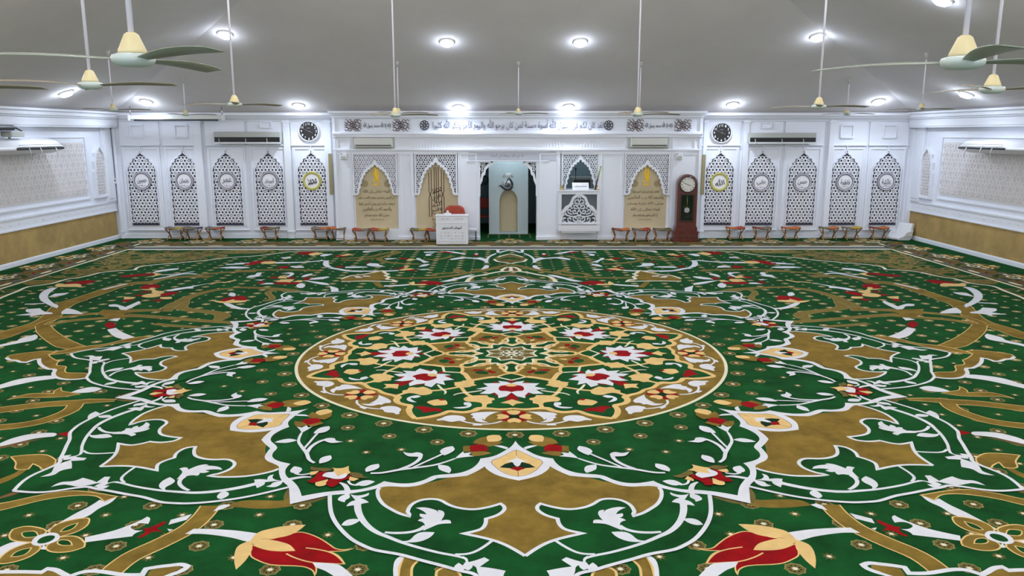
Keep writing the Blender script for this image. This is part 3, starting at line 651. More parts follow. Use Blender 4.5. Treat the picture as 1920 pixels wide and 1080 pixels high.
# gold heart of each lobe
GH = [('B', (1625, 600)), ('B', (1250, 560)), ('B', (900, 690)), ('B', (500, 782)), ('B', (120, 782)), ('B', (72, 820)), ('D', (50, 130)), ('D', (50, 175)), ('D', (65, 220)), ('D', (115, 285)), ('D', (200, 340)), ('D', (300, 390)), ('D', (400, 420)), ('D', (405, 400)), ('D', (388, 365)), ('D', (430, 290)), ('D', (530, 240)), ('D', (650, 225)), ('D', (750, 238)), ('D', (850, 290)), ('D', (960, 325)), ('D', (1120, 342)), ('D', (1280, 320)), ('D', (1430, 278)), ('D', (1470, 310)), ('D', (1470, 350)), ('D', (1400, 405)), ('D', (1268, 448)), ('D', (1255, 520)), ('D', (1200, 570)), ('D', (1010, 615)), ('D', (1250, 665)), ('D', (1420, 715)), ('D', (1560, 780)), ('D', (1712, 868))]
gh = [snap(rel(f, p), .07 if i in (0, len(GH)-1) else .01) for i, (f, p) in enumerate(GH)]
gp = smooth(gh, True, 4, 45); K_.lay(gp, G_, 'm8', [tuple(t) for t in tess(gp)])
K_.ribbon(smooth(gh[5:], False, 4, 45), .034, W_, 'm8')
# scalloped white band
BD = [('B', (1605, 290)), ('B', (1555, 350)), ('B', (1480, 400)), ('B', (1360, 460)), ('B', (1205, 490)), ('B', (1170, 550)), ('B', (1090, 610)), ('B', (950, 655)), ('B', (690, 680)), ('B', (560, 735)), ('B', (440, 765)), ('B', (300, 770)), ('B', (120, 745)), ('A', (960, 800)), ('A', (780, 840)), ('A', (600, 850)), ('A', (400, 870)), ('A', (180, 918)), ('A', (50, 1010)),
      ('A', (250, 952)), ('A', (480, 903)), ('A', (700, 885)), ('A', (900, 850)), ('A', (1020, 822)), ('A', (1100, 805)), ('B', (240, 805)), ('B', (370, 810)), ('B', (500, 795)), ('B', (620, 755)), ('B', (720, 712)), ('B', (900, 700)), ('B', (1050, 685)), ('B', (1150, 640)), ('B', (1250, 580)), ('B', (1330, 510)), ('B', (1420, 470)), ('B', (1520, 410)), ('B', (1610, 385))]
bd = [snap(rel(f, p), .07 if i in (0, 17, 18, len(BD)-1) else .01) for i, (f, p) in enumerate(BD)]; bd = smooth(bd, True, 4, 34); K_.lay(bd, W_, 'm8', [tuple(t) for t in tess(bd)])
P(W_, 'm8', 'B', [(1275, 530), (1255, 580), (1320, 640), (1430, 690), (1635, 738), (1635, 380), (1520, 410), (1420, 470), (1330, 510)])
P(C_, 'm8', 'B', [(1620, 392), (1560, 410), (1420, 480), (1330, 522), (1370, 580), (1430, 630), (1530, 675), (1635, 692)], line='pile_grey', lw=.006)
P(D_, 'm8', 'B', [(1420, 590), (1480, 550), (1560, 530), (1600, 570), (1635, 582), (1550, 600)], False)
P(R_, 'm8', 'B', [(1540, 605), (1580, 585), (1635, 580), (1635, 632), (1590, 618)], False)
P(W_, 'm8', 'B', [(1625, 395), (1590, 400), (1605, 450), (1590, 480), (1540, 510), (1480, 520), (1560, 530), (1590, 565), (1635, 582)])
# inner sprays, buds and the eight blossoms
S(W_, 'm8', 'B', [(-30, 655), (100, 650), (300, 615), (500, 590), (700, 560), (920, 490)], [.03, .035, .04, .035, .03, .025])
P(W_, 'm8', 'B', [(915, 492), (960, 450), (1010, 410), (1020, 430), (1100, 420), (1075, 450), (1135, 465), (1020, 475)])
P(W_, 'm8', 'B', [(730, 560), (790, 565), (850, 580), (875, 620), (855, 655), (790, 635), (740, 610)])
S(W_, 'm8', 'B', [(450, 590), (600, 520), (700, 475), (775, 440)], .026); P(W_, 'm8', 'B', [(750, 410), (800, 370), (890, 350), (915, 390), (860, 430), (800, 455)])
S(W_, 'm8', 'B', [(300, 612), (430, 560), (510, 505), (530, 460), (490, 435)], .04); P(W_, 'm8', 'B', [(335, 415), (420, 430), (500, 420), (555, 440), (545, 475), (490, 470), (400, 465), (360, 445)])
P(W_, 'm8', 'A', [(870, 610), (920, 570), (1020, 550), (1025, 590), (970, 620), (880, 642)]); P(W_, 'm8', 'A', [(760, 780), (830, 745), (900, 735), (980, 750), (900, 790), (830, 800)]); S(W_, 'm8', 'A', [(680, 740), (710, 780), (790, 792)], .025)
P(G_, 'm8', 'B', [(1120, 320), (1170, 270), (1280, 240), (1290, 300), (1400, 300), (1460, 300), (1400, 335), (1300, 358), (1240, 340)]); P(C_, 'm8', 'B', [(1280, 240), (1340, 225), (1420, 228), (1445, 265), (1410, 295), (1290, 300)])
P(G_, 'm8', 'B', [(1010, 350), (1085, 345), (1095, 412), (1010, 415)], False); P(G_, 'm8', 'B', [(1090, 415), (1200, 405), (1330, 430), (1230, 455), (1120, 465)]); P(R_, 'm8', 'B', [(1090, 350), (1150, 335), (1240, 335), (1290, 375), (1290, 405), (1200, 410), (1100, 415)])
P(W_, 'm8', 'B', [(1355, 345), (1440, 345), (1520, 370), (1500, 388)])
P(O_, 'r8', 'A', [(260, 580), (330, 595), (480, 600), (495, 620), (430, 635), (300, 625), (260, 620)]); P(C_, 'r8', 'A', [(250, 640), (350, 630), (300, 670), (250, 680)])
P(C_, 'r8', 'A', [(310, 760), (450, 725), (440, 770), (410, 795), (340, 805), (310, 790)]); P(R_, 'r8', 'A', [(215, 745), (300, 700), (340, 650), (440, 635), (400, 690), (450, 710), (380, 740), (270, 770)])
P(R_, 'r8', 'A', [(430, 760), (500, 710), (620, 710), (700, 670), (700, 710), (600, 745), (550, 790), (500, 815), (450, 800)]); P(C_, 'r8', 'A', [(495, 595), (600, 600), (685, 575), (695, 640), (740, 650), (690, 660), (640, 690), (560, 690), (500, 650), (520, 625)])
P(O_, 'r8', 'A', [(700, 645), (820, 660), (850, 690), (910, 705), (800, 710), (720, 690)]); P(C_, 'r8', 'A', [(700, 695), (800, 720), (740, 745), (690, 735)]); P(W_, 'r8', 'A', [(385, 690), (430, 650), (520, 645), (560, 690), (650, 655), (665, 680), (620, 715), (540, 722), (450, 705)])
# --- central medallion
K_.z = z0+.0002
def disc(r, m, k=160):
    K_.lay([(r*math.cos(2*math.pi*i/k), r*math.sin(2*math.pi*i/k)) for i in range(k)], m, '1', [tuple(range(k))])
disc(3.0, I_); disc(2.957, G_)
P(N_, 'm8', 'E', [(1830, 600), (1600, 605), (1400, 592), (1240, 600), (1150, 635), (1000, 655), (850, 650), (740, 640), (600, 690), (400, 735), (160, 752), ('f', 0, .05)], False)
S(C_, 'm8', 'E', [(1830, 592), (1600, 606), (1400, 592), (1240, 592), (1150, 630), (1000, 655), (850, 650), (740, 640), (600, 690), (400, 735), (150, 760)], [.05, .06, .06, .09, .08, .07, .07, .07, .07, .07, .06])
P(C_, 'm8', 'E', [(980, 440), (1000, 410), (1100, 380), (1250, 370), (1380, 370), (1410, 405), (1490, 420), (1500, 445), (1450, 465), (1460, 500), (1400, 515), (1370, 530), (1370, 590), (1240, 605), (1285, 560), (1290, 520), (1260, 495), (1150, 480), (1040, 475)])
S(C_, 'm8', 'E', [(1110, 385), (1040, 350), (980, 290), (930, 225)], .05)
P(C_, 'm8', 'E', [(770, 160), (890, 150), (900, 125), (1000, 120), (1080, 125), (1180, 150), (1150, 165), (1205, 205), (1130, 215), (1060, 235), (900, 235), (850, 215), (800, 205), (830, 190)])
P(R_, 'm8', 'E', [(160, 580), (270, 560), (340, 560), (430, 580), (560, 590), (620, 620), (600, 650), (520, 640), (400, 650), (300, 665), (260, 610)]); P(C_, 'm8', 'E', [(370, 490), (450, 455), (560, 450), (660, 450), (705, 490), (690, 530), (600, 540), (480, 545), (430, 510)])
P(R_, 'm8', 'E', [(570, 445), (660, 430), (670, 455), (590, 460)])
P(W_, 'm8', 'E', [(990, 490), (1080, 490), (1115, 525), (1090, 565), (1000, 590), (880, 592), (800, 575), (900, 570), (1010, 560), (1055, 545), (990, 530)])
S(I_, 'm8', 'E', [(810, 372), (900, 340), (1080, 320), (1290, 290)], [.02, .03, .035, .03])
P(R_, 'm8', 'E', [(1785, 330), (1740, 370), (1680, 440), (1750, 465), (1792, 465)]); P(R_, 'm8', 'E', [(1430, 185), (1510, 140), (1580, 165), (1500, 190)], False); P(R_, 'm8', 'E', [(1470, 350), (1500, 320), (1590, 370), (1540, 388)], False)
P(W_, 'm8', 'E', [(1788, 170), (1700, 145), (1560, 130), (1600, 165), (1310, 172), (1390, 225), (1190, 265), (1370, 280), (1250, 345), (1420, 350), (1500, 325), (1560, 370), (1565, 420), (1700, 390), (1788, 325)], False)
P(R_, 'm8', 'E', [(1788, 205), (1620, 210), (1570, 255), (1600, 295), (1700, 300), (1788, 318)]); P(C_, 'm8', 'E', [(1788, 175), (1710, 185), (1690, 205), (1730, 222), (1788, 224)])
P(C_, 'm8', 'E', [(1800, 440), (1600, 500), (1740, 515), (1815, 555)], False); P(R_, 'm8', 'E', [(1790, 165), (1730, 135), (1740, 108), (1790, 108)], False)
S(I_, 'm8', 'E', [(1745, 118), (1560, 70), (1310, 20)], .035)
P(R_, 'm8', 'E', [(1600, 650), (1700, 640), (1838, 690), (1838, 775), (1740, 820), (1610, 790), (1700, 735)], False); P(D_, 'm8', 'E', [(1838, 695), (1740, 705), (1740, 755), (1838, 765)], False)
P(C_, 'm8', 'E', [(1838, 700), (1760, 690), (1700, 645), (1780, 625), (1838, 630)]); P(C_, 'm8', 'E', [(1745, 732), (1700, 760), (1600, 775), (1530, 765), (1560, 735), (1530, 710), (1590, 690), (1690, 700)]); P(C_, 'm8', 'E', [(1838, 755), (1780, 765), (1715, 800), (1750, 835), (1800, 828), (1838, 820)])
P(W_, 'm8', 'E', [(1090, 700), (1150, 670), (1300, 655), (1580, 650), (1450, 690), (1370, 740), (1330, 790), (1290, 760), (1300, 790), (1340, 810), (1410, 832), (1260, 825), (1180, 800), (1160, 760), (1110, 755), (1140, 720)])
P(W_, 'm8', 'E', [(525, 780), (600, 760), (700, 720), (850, 710), (970, 730), (1015, 770), (1000, 795), (880, 805), (780, 820), (700, 810), (640, 795), (540, 800)]); S(W_, 'm8', 'E', [(930, 798), (1100, 840), (1300, 858), (1480, 845), (1620, 808)], .028); P(W_, 'm8', 'E', [(1130, 862), (1300, 850), (1290, 880), (1140, 882)])
# gold ring, cream knots and centre rosette
P(G_, 'm8', 'F', [(1740, 775), (1500, 830), (1420, 850), (1150, 885), (930, 920), (830, 860), ('f', 0, .03)], False)
S(C_, 'm8', 'F', [(1745, 772), (1600, 800), (1500, 832), (1420, 855), (1150, 880), (940, 920)], [.045, .045, .045, .045, .045, .05])
S(C_, 'm8', 'F', [(930, 960), (860, 880), (800, 800), (745, 760)], .07)
P(R_, 'm8', 'F', [(870, 710), (930, 685), (1100, 690), (1180, 700), (1240, 725), (1300, 710), (1440, 750), (1400, 775), (1300, 765), (1240, 730), (1050, 710)]); P(N_, 'm8', 'F', [(1000, 765), (1060, 725), (1240, 740), (1280, 770), (1250, 795), (1020, 795)])
P(N_, 'm8', 'F', [(1740, 530), (1600, 580), (1490, 605), (1400, 570), (1250, 570), (1050, 585), (960, 600), (950, 480), ('f', 0, .02)], False)
P(N_, 'm8', 'F', [(1745, 560), (1660, 600), (1690, 650), (1640, 700), (1700, 740), (1745, 745)])
S(C_, 'm8', 'F', [(1745, 758), (1650, 750), (1590, 700), (1520, 655), (1560, 635), (1640, 650), (1610, 620), (1540, 600), (1450, 612)], .05)
S(I_, 'm8', 'F', [(1745, 530), (1640, 570), (1490, 605), (1420, 560), (1250, 565), (1100, 580), (960, 625)], .035)
P(C_, 'm8', 'F', [(1180, 700), (1210, 640), (1150, 625), (1240, 590), (1300, 590), (1340, 640), (1330, 690), (1280, 690), (1210, 712)]); P(C_, 'm8', 'F', [(980, 665), (1080, 645), (1140, 670), (1090, 690), (1010, 685)]); S(C_, 'm8', 'F', [(1270, 600), (1265, 540), (1250, 480)], [.07, .05, .06])
S(I_, 'm8', 'F', [(1300, 480), (1200, 487), (1100, 488)], .028)
P(O_, 'm8', 'F', [(1740, 470), (1640, 492), (1510, 505), (1430, 450), (1500, 400), (1640, 400), (1740, 430)], False)
P(D_, 'm8', 'F', [(1740, 430), (1640, 400), (1500, 400), (1560, 370), ('f', 0, .01)], False)
S(I_, 'm8', 'F', [(1740, 470), (1640, 492), (1505, 507), (1430, 450)], .02, False); S(I_, 'm8', 'F', [(1740, 470), (1740, 430), (1660, 405), (1700, 380), (1745, 352)], .018, False); S(I_, 'm8', 'F', [(1500, 400), (1640, 378), (1745, 352)], .018, False)
carpet = K_.build('patterned_carpet', fix=False)
tag(carpet, 'vast green and gold floral carpet with a round medallion, filling the whole hall floor', 'carpet')
fl = MB(); fl.span((XL-.3, YF, -.2), (XR+.3, YB+4.5, 0), 'pile_dark'); struct(fl.build('floor'))
# ------------------------------------------------------------------ room shell
YC = 23.38                       # front plane of the mihrab section
YA = YC+.14                      # its recessed panels
PB = YB-.06                      # face of the raised boards on the side bays
def XC(px, py=430, Y=YC): return on_depth(px, py, Y)[0]
def ZC(py, Y=YC): return on_depth(955, py, Y)[1]
wt = 'wall_paint'
TOP = 3.72
x628, x1308 = XC(632, 440), XC(1308, 440)
oL, oR = XC(899, 440), XC(1006.5, 440); oT = ZC(303)
pL, pR = XC(1052, 356), XC(1120, 356); pT = ZC(290); pB_ = ZC(356)
m = MB()
m.span((XL-.25, YB, 0), (x628, YB+.25, 4.2), wt); m.span((x1308, YB, 0), (XR+.25, YB+.25, 4.2), wt)
# the deeper central block with its two openings
m.span((x628, YA, 0), (oL, YB+.25, oT), wt); m.span((oR, YA, 0), (pL, YB+.25, oT), wt)
m.span((pR, YA, 0), (x1308, YB+.25, oT), wt); m.span((pL, YA, 0), (pR, YB+.25, pB_), wt); m.span((pL, YA, pT), (pR, YB+.25, oT), wt) if pT < oT else None
m.span((x628, YA, oT), (pL, YB+.25, 4.2), wt); m.span((pR, YA, oT), (x1308, YB+.25, 4.2), wt); m.span((pL, YA, max(oT, pT)), (pR, YB+.25, 4.2), wt)
struct(m.build('wall_back'))
def side_wall(x0, x1, xin, name):
    m = MB(); m.span((x0, YF, 0), (x1, YB+.25, 4.2), wt); return struct(m.build(name))
side_wall(XL-.25, XL, XL, 'wall_left'); side_wall(XR, XR+.25, XR, 'wall_right')
# hipped ceiling
xm = (XL+XR)/2; hz = ZE+SL*(XR-XL)/2; ym = YB-(XR-XL)/2
m = MB()
e = .6
vs = [(XL-e, YB+e, ZE-SL*e), (XR+e, YB+e, ZE-SL*e), (xm, ym, hz), (xm, YF-1, hz), (XL-e, YF-1, ZE-SL*e), (XR+e, YF-1, ZE-SL*e)]
m.add(vs, [(0, 1, 2), (0, 2, 3, 4), (1, 5, 3, 2)], 'ceiling_paint')
m.add([(x, y, z+.15) for x, y, z in vs], [(2, 1, 0), (4, 3, 2, 0), (2, 3, 5, 1)], 'ceiling_paint')
struct(m.build('ceiling', fix=False))
# ------------------------------------------------------------------ trim of the side walls
tr = 'trim_paint'
for s, X, nm in ((1, XL, 'left'), (-1, XR, 'right')):
    def sp(m, d0, d1, y0, y1, z0, z1, mt=tr): m.span((X+s*d0, y0, z0), (X+s*d1, y1, z1), mt)
    b = MB(); sp(b, 0, .05, YF, YB, 0, .10); sp(b, 0, .03, YF, YB, .10, .12); struct(b.build('baseboard_'+nm, bevel=.006))
    g = MB(); sp(g, 0, .015, YF, YB-.1, .12, .83, 'gold_render'); struct(g.build('trim_%d' % (1 if s > 0 else 2)))
    r = MB(); sp(r, 0, .05, YF, YB-.02, .83, .87); sp(r, 0, .03, YF, YB-.02, .87, 1.10); sp(r, 0, .055, YF, YB-.02, 1.10, 1.14)
    for i in range(60):
        y = YB-.45-i*.34
        r.lathe([(.03, 0), (.012, .015)], tr, c=(X+s*.03, y, .985), n=8, M=Matrix.Rotation(s*math.pi/2, 3, 'Y'))
    struct(r.build('trim_%d' % (3 if s > 0 else 4)))
    c = MB(); sp(c, 0, .30, YF, YB-.1, 3.30, 3.50); sp(c, 0, .36, YF, YB-.1, 3.50, 3.54); sp(c, 0, .42, YF, YB-.1, 3.54, 3.64); sp(c, 0, .50, YF, YB-.1, 3.64, 3.69); sp(c, 0, .27, YF, YB-.1, 3.26, 3.30)
    struct(c.build('trim_%d' % (5 if s > 0 else 6)))
    p = MB(); sp(p, 0, .08, YB-.62, YB-.12, 1.14, 3.26); sp(p, 0, .10, YB-.55, YB-.2, 1.22, 3.1); struct(p.build('trim_%d' % (7 if s > 0 else 8), bevel=.01))
# ------------------------------------------------------------------ pierced lattice
def lattice(region, x0, x1, z0, z1, a=.1, m='lattice_white', hole=.58):
    """white sheet pierced with hexagonal holes; every fourth hole becomes a six-pointed knot"""
    b = MB(); h = a*math.sqrt(3)/2; R = a/math.sqrt(3)
    nz = int((z1-z0)/h)+2
    for j in range(-1, nz):
        for i in range(-1, int((x1-x0)/a)+2):
            cx = x0+i*a+(a/2 if j % 2 else 0); cz = z0+j*h
            if not region(cx, cz): continue
            ring = [(cx+R*math.sin(k*math.pi/3), cz+R*math.cos(k*math.pi/3)) for k in range(6)]
            solid = (j % 2 == 1) and (i % 2 == (0 if (j//2) % 2 else 1))
            if not solid:
                inn = [(cx+R*hole*math.sin(k*math.pi/3), cz+R*hole*math.cos(k*math.pi/3)) for k in range(6)]
                vs = [(p[0], 0, p[1]) for p in ring]+[(p[0], 0, p[1]) for p in inn]
                b.add(vs, [(k, (k+1) % 6, 6+(k+1) % 6, 6+k) for k in range(6)], m)
            else:
                inn = []
                for k in range(12):
                    r = R*(.86 if k % 2 else .56); inn.append((cx+r*math.sin(k*math.pi/6), cz+r*math.cos(k*math.pi/6)))
                c2 = [(cx+R*.30*math.sin(k*math.pi/3), cz+R*.30*math.cos(k*math.pi/3)) for k in range(6)]
                vs = [(p[0], 0, p[1]) for p in ring+inn]
                fs = []
                for k in range(6): fs += [(k, (k+1) % 6, 6+(2*k+2) % 12, 6+(2*k+1) % 12), (k, 6+(2*k+1) % 12, 6+2*k)]
                b.add(vs, fs, m); b.add([(p[0], 0, p[1]) for p in c2], [(0, 1, 2, 3, 4, 5)], m)
                for k in range(6):
                    t = k*math.pi/3; d = Vector((math.sin(t), 0, math.cos(t))); q = Vector((d.z, 0, -d.x))*R*.07; o_ = Vector((cx, 0, cz))
                    b.add([o_+d*R*.3-q, o_+d*R*.3+q, o_+d*R*.6+q, o_+d*R*.6-q], [(0, 1, 2, 3)], m)
    return b
def solidify(o, t):
    s = o.modifiers.new('thickness', 'SOLIDIFY'); s.thickness = t; s.offset = 0; return o
def inpoly(p, poly): return inside(p, poly)
def offset_arch(half, k):   # scale outline around its foot
    return half
# cusped arch, right half from the foot up to the tip (x from axis, z above springing)
HA = [(.58, 0), (.535, .03), (.535, .15), (.49, .18), (.50, .28), (.455, .33), (.455, .44), (.40, .47), (.40, .56), (.34, .59), (.335, .67), (.27, .68), (.25, .75), (.18, .75), (.16, .81), (.09, .82), (.05, .90), (0, .96)]
HI = [(.515, -.03), (.48, .02), (.475, .12), (.43, .15), (.445, .25), (.39, .29), (.395, .39), (.34, .43), (.345, .50), (.285, .53), (.28, .61), (.215, .62), (.205, .68), (.14, .675), (.12, .74), (.06, .735), (.03, .79), (0, .81)]
def closed(h): return [(x, z) for x, z in h]+[(-x, z) for x, z in reversed(h[:-1])]
def arch_screen(label, cx, zs, w, top, y, sx=1.0, sz=1.0, back=None, group=None, wl=None):
    t = thing('arched_screen', label, 'screen', (cx, y, zs), 0, group)
    A = closed([(x*sx, z*sz) for x, z in HA]); I = closed([(x*sx, z*sz) for x, z in HI])
    reg = lambda x, z: abs(x) < w/2-.02 and .05 < z < top-.02 and not inpoly((x, z), A)
    la = lattice(reg, -w/2, w/2, .0, top, .07, hole=.68)
    o = la.build('lattice', t); solidify(o, .014); o.location = (0, -.02, 0)
    f = MB()
    # scalloped white edge between the two outlines
    n = len(A); P = lambda a, b, d: (a, -.035+d, b)
    for i in range(n-1):
        q = [A[i], A[i+1], I[i+1], I[i]]
        f.add([P(a, b, 0) for a, b in q]+[P(a, b, .05) for a, b in q], [(0, 1, 2, 3), (7, 6, 5, 4), (0, 4, 5, 1), (3, 2, 6, 7), (1, 5, 6, 2), (0, 3, 7, 4)], tr)
    for xx in (-w/2, w/2): f.span((xx-.02, -.04, 0), (xx+.02, .02, top+.02), tr)
    f.span((-w/2-.02, -.04, top-.01), (w/2+.02, .02, top+.03), tr); f.span((-w/2-.06, -.045, -.04), (-w/2+.09, .02, 0), tr); f.span((w/2-.09, -.045, -.04), (w/2+.06, .02, 0), tr)
    f.build('scalloped_frame', t)
    if back:
        g = MB(); out = []
        # mirror sheet just behind the lattice, above the arch
        B = [(w/2-.01, 0)]+[(w/2-.01, top)]+[(-w/2+.01, top)]+[(-w/2+.01, 0)]+[(x, z) for x, z in reversed(A)]
        g.add([(a, .02, b) for a, b in B], [tuple(q) for q in tess(B)], back)
        o = g.build('backing', t)
    return t
wN = on_depth(1256, 288, YC)[0]-on_depth(1174, 288, YC)[0]
AX = {}
def axx(pxa, pya): return XC(pxa, pya)
z362 = ZC(363); z288 = ZC(289); H1 = z288-z362
ax1 = XC(705.5, 400); ax2 = XC(818.5, 400); ax4 = XC(1211, 400); ax3 = XC(1087, 400)
arch_screen('white lattice arch with mirror sparkle over the tan inscription board, left of the mihrab', ax1, z362, 1.26, H1, YC+.03, 1.0, 1.03, 'mirror_back')
arch_screen('white lattice arch over the tall vertical inscription, directly behind the lectern', ax2, z362, 1.20, H1, YC+.03, .98, 1.12, 'lattice_back')
arch_screen('white lattice arch with mirror sparkle over the inscription beside the longcase clock', ax4, z362, 1.28, H1, YC+.03, 1.0, 1.03, 'mirror_back')
arch_screen('white lattice arch framing the opening above the pulpit balcony', ax3, ZC(355), 1.06, ZC(289)-ZC(355), YC+.03, .86, 1.06, None)
# ------------------------------------------------------------------ mouldings of the central block
def pier(name_i, xa, xb, zb, zt, panel=True):
    m = MB(); m.span((xa, YC, zb), (xb, YA+.02, zt), tr)
    if panel:
        w = .035; m.span((xa+.06, YC-.02, .12), (xa+.06+w, YC, zt-.1), tr); m.span((xb-.06-w, YC-.02, .12), (xb-.06, YC, zt-.1), tr)
        m.span((xa+.06, YC-.02, zt-.14), (xb-.06, YC, zt-.1), tr)
    m.span((xa-.02, YC-.058, 0), (xb+.02, YA, .10), tr)
    struct(m.build('trim_%d' % name_i, bevel=.006))
zE = ZC(281)
a1l, a1r = ax1-.66, ax1+.66; a2l, a2r = ax2-.64, ax2+.64; a4l, a4r = ax4-.67, ax4+.67; a3l, a3r = pL-.03, pR+.03
for i, (xa, xb) in enumerate(((x628, a1l), (a1r, a2l), (a2r, oL), (oR, a3l), (a3r, a4l), (a4r, x1308))): pier(10+i, xa, xb, 0, zE)
m = MB()   # header over the door, lintels over the alcoves
m.span((oL, YC, oT), (oR, YA, zE), tr); 
for l, r, ax in ((a1l, a1r, ax1), (a2l, a2r, ax2), (a3l, a3r, ax3), (a4l, a4r, ax4)): m.span((l, YC, z288+.02), (r, YA, zE), tr)
for l, r in ((a1l, a1r), (a2l, a2r), (a4l, a4r)): m.span((l, YC-.02, 0), (r, YA, ZC(430)), tr)
m.span((a3l, YC+.02, 0), (a3r, YA, ZC(358)), tr)
m.span((oL-.35, YC-.02, ZC(302.5)), (oR+.35, YC, ZC(301)), tr); m.span((oL-.35, YC-.02, zE-.05), (oR+.35, YC, zE-.02), tr)
m.span((oL-.3, YC-.012, ZC(300)), (oR+.55, YC, ZC(284)), 'band_grey')
struct(m.build('trim_20', bevel=.004))
m = MB()   # entablature
m.span((x628, YC-.02, zE), (x1308, YA, ZC(257)), tr); m.span((x628, YC-.06, zE-.02), (x1308, YC, zE+.03), tr)
m.span((x628, YC-.10, ZC(257)), (x1308, YC, ZC(252)), tr); m.span((x628, YC-.14, ZC(252)), (x1308, YC, ZC(249)), tr); m.span((x628, YC-.06, ZC(249)), (x1308, YC, ZC(247)), tr)
m.span((x628, YC, ZC(249)), (x1308, YA, 4.1), wt)
m.span((x628, YC-.05, ZC(222.5)), (x1308, YC, ZC(220)), tr); m.span((x628-.02, YC-.12, ZC(220)), (x1308+.02, YC, ZC(216)), tr); m.span((x628-.04, YC-.2, ZC(216)), (x1308+.04, YC, ZC(213)), tr); m.span((x628-.06, YC-.3, ZC(213)), (x1308+.06, YC, ZC(208.5)), tr)
for x in (x628, x1308-.08): m.span((x, YC-.05, 0), (x+.08, YA, ZC(222)), tr)
# frames of the boxed fields either side of the two small units
for xa, xb in ((XC(632, 270), XC(657, 270)), (XC(740, 270), XC(1174, 270)), (XC(1260, 270), XC(1303, 270))):
    for z in (ZC(280), ZC(259.5)): m.span((xa, YC-.05, z), (xb, YC-.02, z+.035), tr)
    for x in (xa, xb-.035): m.span((x, YC-.05, ZC(280)), (x+.035, YC-.02, ZC(259)), tr)
struct(m.build('trim_21', bevel=.004))
m = MB()   # fluted fans in the beam
for c in (805, 868, 1038, 1112):
    for k in range(-5, 6):
        x = XC(c, 270)+k*.085; h = .30-abs(k)*.045; m.span((x-.014, YC-.04, zE+.05), (x+.014, YC-.02, zE+.05+h), tr)
struct(m.build('trim_22'))
# ------------------------------------------------------------------ side bays
def ps(px, py, Y=PB): return on_depth(px, py, Y)
RND = [(268, 339), (347, 339), (427, 339), (506, 338.5), (586, 339), (1348, 341), (1426, 342), (1503, 342), (1583, 341), (1660, 340)]
z421, z430, z277 = ps(500, 422)[1], ps(500, 430)[1], ps(500, 276)[1]
m = MB(); k = 0
for i, (px, py) in enumerate(RND):
    x, z = ps(px, py)
    m.span((x-.56, PB, z430), (x+.56, YB, z277), tr)
    m.span((x-.47, PB-.03, z277-.06), (x-.06, PB, z277-.035), tr); m.span((x+.06, PB-.03, z277-.06), (x+.47, PB, z277-.035), tr)
    for sx in (-1, 1): m.span((x+sx*.50-.02, PB-.025, z430+.06), (x+sx*.50+.02, PB, z277-.04), tr)
    m.span((x-.56, PB-.04, z430-.03), (x+.56, YB, z430), tr)
    m.span((x-.58, PB, z277+.07), (x+.58, YB, ps(500, 228)[1]), tr)     # upper field
    m.span((x-.58, PB-.04, z277+.04), (x+.58, YB, z277+.08), tr)
struct(m.build('trim_23', bevel=.008))
m = MB()
for pxs in ((228, 233), (376, 391), (541, 553), (616, 628), (1311, 1318), (1384, 1394), (1541, 1551), (1694, 1702)):
    x0, x1 = ps(pxs[0], 430)[0], ps(pxs[1], 430)[0]
    x0 = max(x0, XL); x1 = min(x1, XR); m.span((x0, YB-.12, 0), (x1, YB, 3.5), tr); m.span((x0-.02, YB-.14, .18), (x1+.02, YB, .24), tr); m.span((x0-.02, YB-.14, 3.4), (x1+.02, YB, 3.46), tr)
struct(m.build('trim_24', bevel=.01))
m = MB()
for xa, xb in ((XL, x628), (x1308, XR)):
    m.span((xa, YB-.05, 0), (xb, YB, .12), tr); m.span((xa, YB-.18, 3.50), (xb, YB, 3.54), tr); m.span((xa, YB-.28, 3.54), (xb, YB, 3.60), tr); m.span((xa, YB-.42, 3.60), (xb, YB, 3.68), tr); m.span((xa, YB-.08, 3.44), (xb, YB, 3.50), tr)
struct(m.build('baseboard_back', bevel=.006))
m = MB()
for px, py in ((257, 246), (340, 246), (1588, 246), (1667, 246)):     # square reliefs
    x, z = ps(px, py); r = .18
    for s in (-1, 1): m.span((x+s*r-.025, PB-.055, z-r), (x+s*r+.025, PB, z+r), tr); m.span((x-r, PB-.055, z+s*r-.025), (x+r, PB, z+s*r+.025), tr)
for px, py in ((499, 234), (1435, 235)):
    x, z = ps(px, py); r = .16
    for s in (-1, 1): m.span((x+s*r-.02, PB-.055, z-.07), (x+s*r+.02, PB, z+.07), tr); m.span((x-r, PB-.055, z+s*.08-.015), (x+r, PB, z+s*.08+.015), tr)
struct(m.build('trim_25', bevel=.006))
LP = [(.41, 0), (.41, 1.62), (.395, 1.71), (.325, 1.78), (.33, 1.83), (.245, 1.88), (.24, 1.95), (.14, 1.985), (.125, 2.05), (.05, 2.08), (.02, 2.13), (0, 2.22)]
LPc = closed(LP)
words = ['حسين', 'عثمان', 'عمر', 'أبوبكر', 'محمد', 'الله', 'علي', 'حسن', 'فاطمة', 'عائشة']
where = ['leftmost, beside the left wall', 'second from the left wall', 'third from the left wall', 'fourth from the left wall', 'under the left round clock',
         'under the right round clock', 'fourth from the right wall', 'third from the right wall', 'second from the right wall', 'rightmost, beside the right wall']
def lreg(x, z): return abs(x) < .40 and z > .03 and inpoly((x, z), LPc)
t0 = None
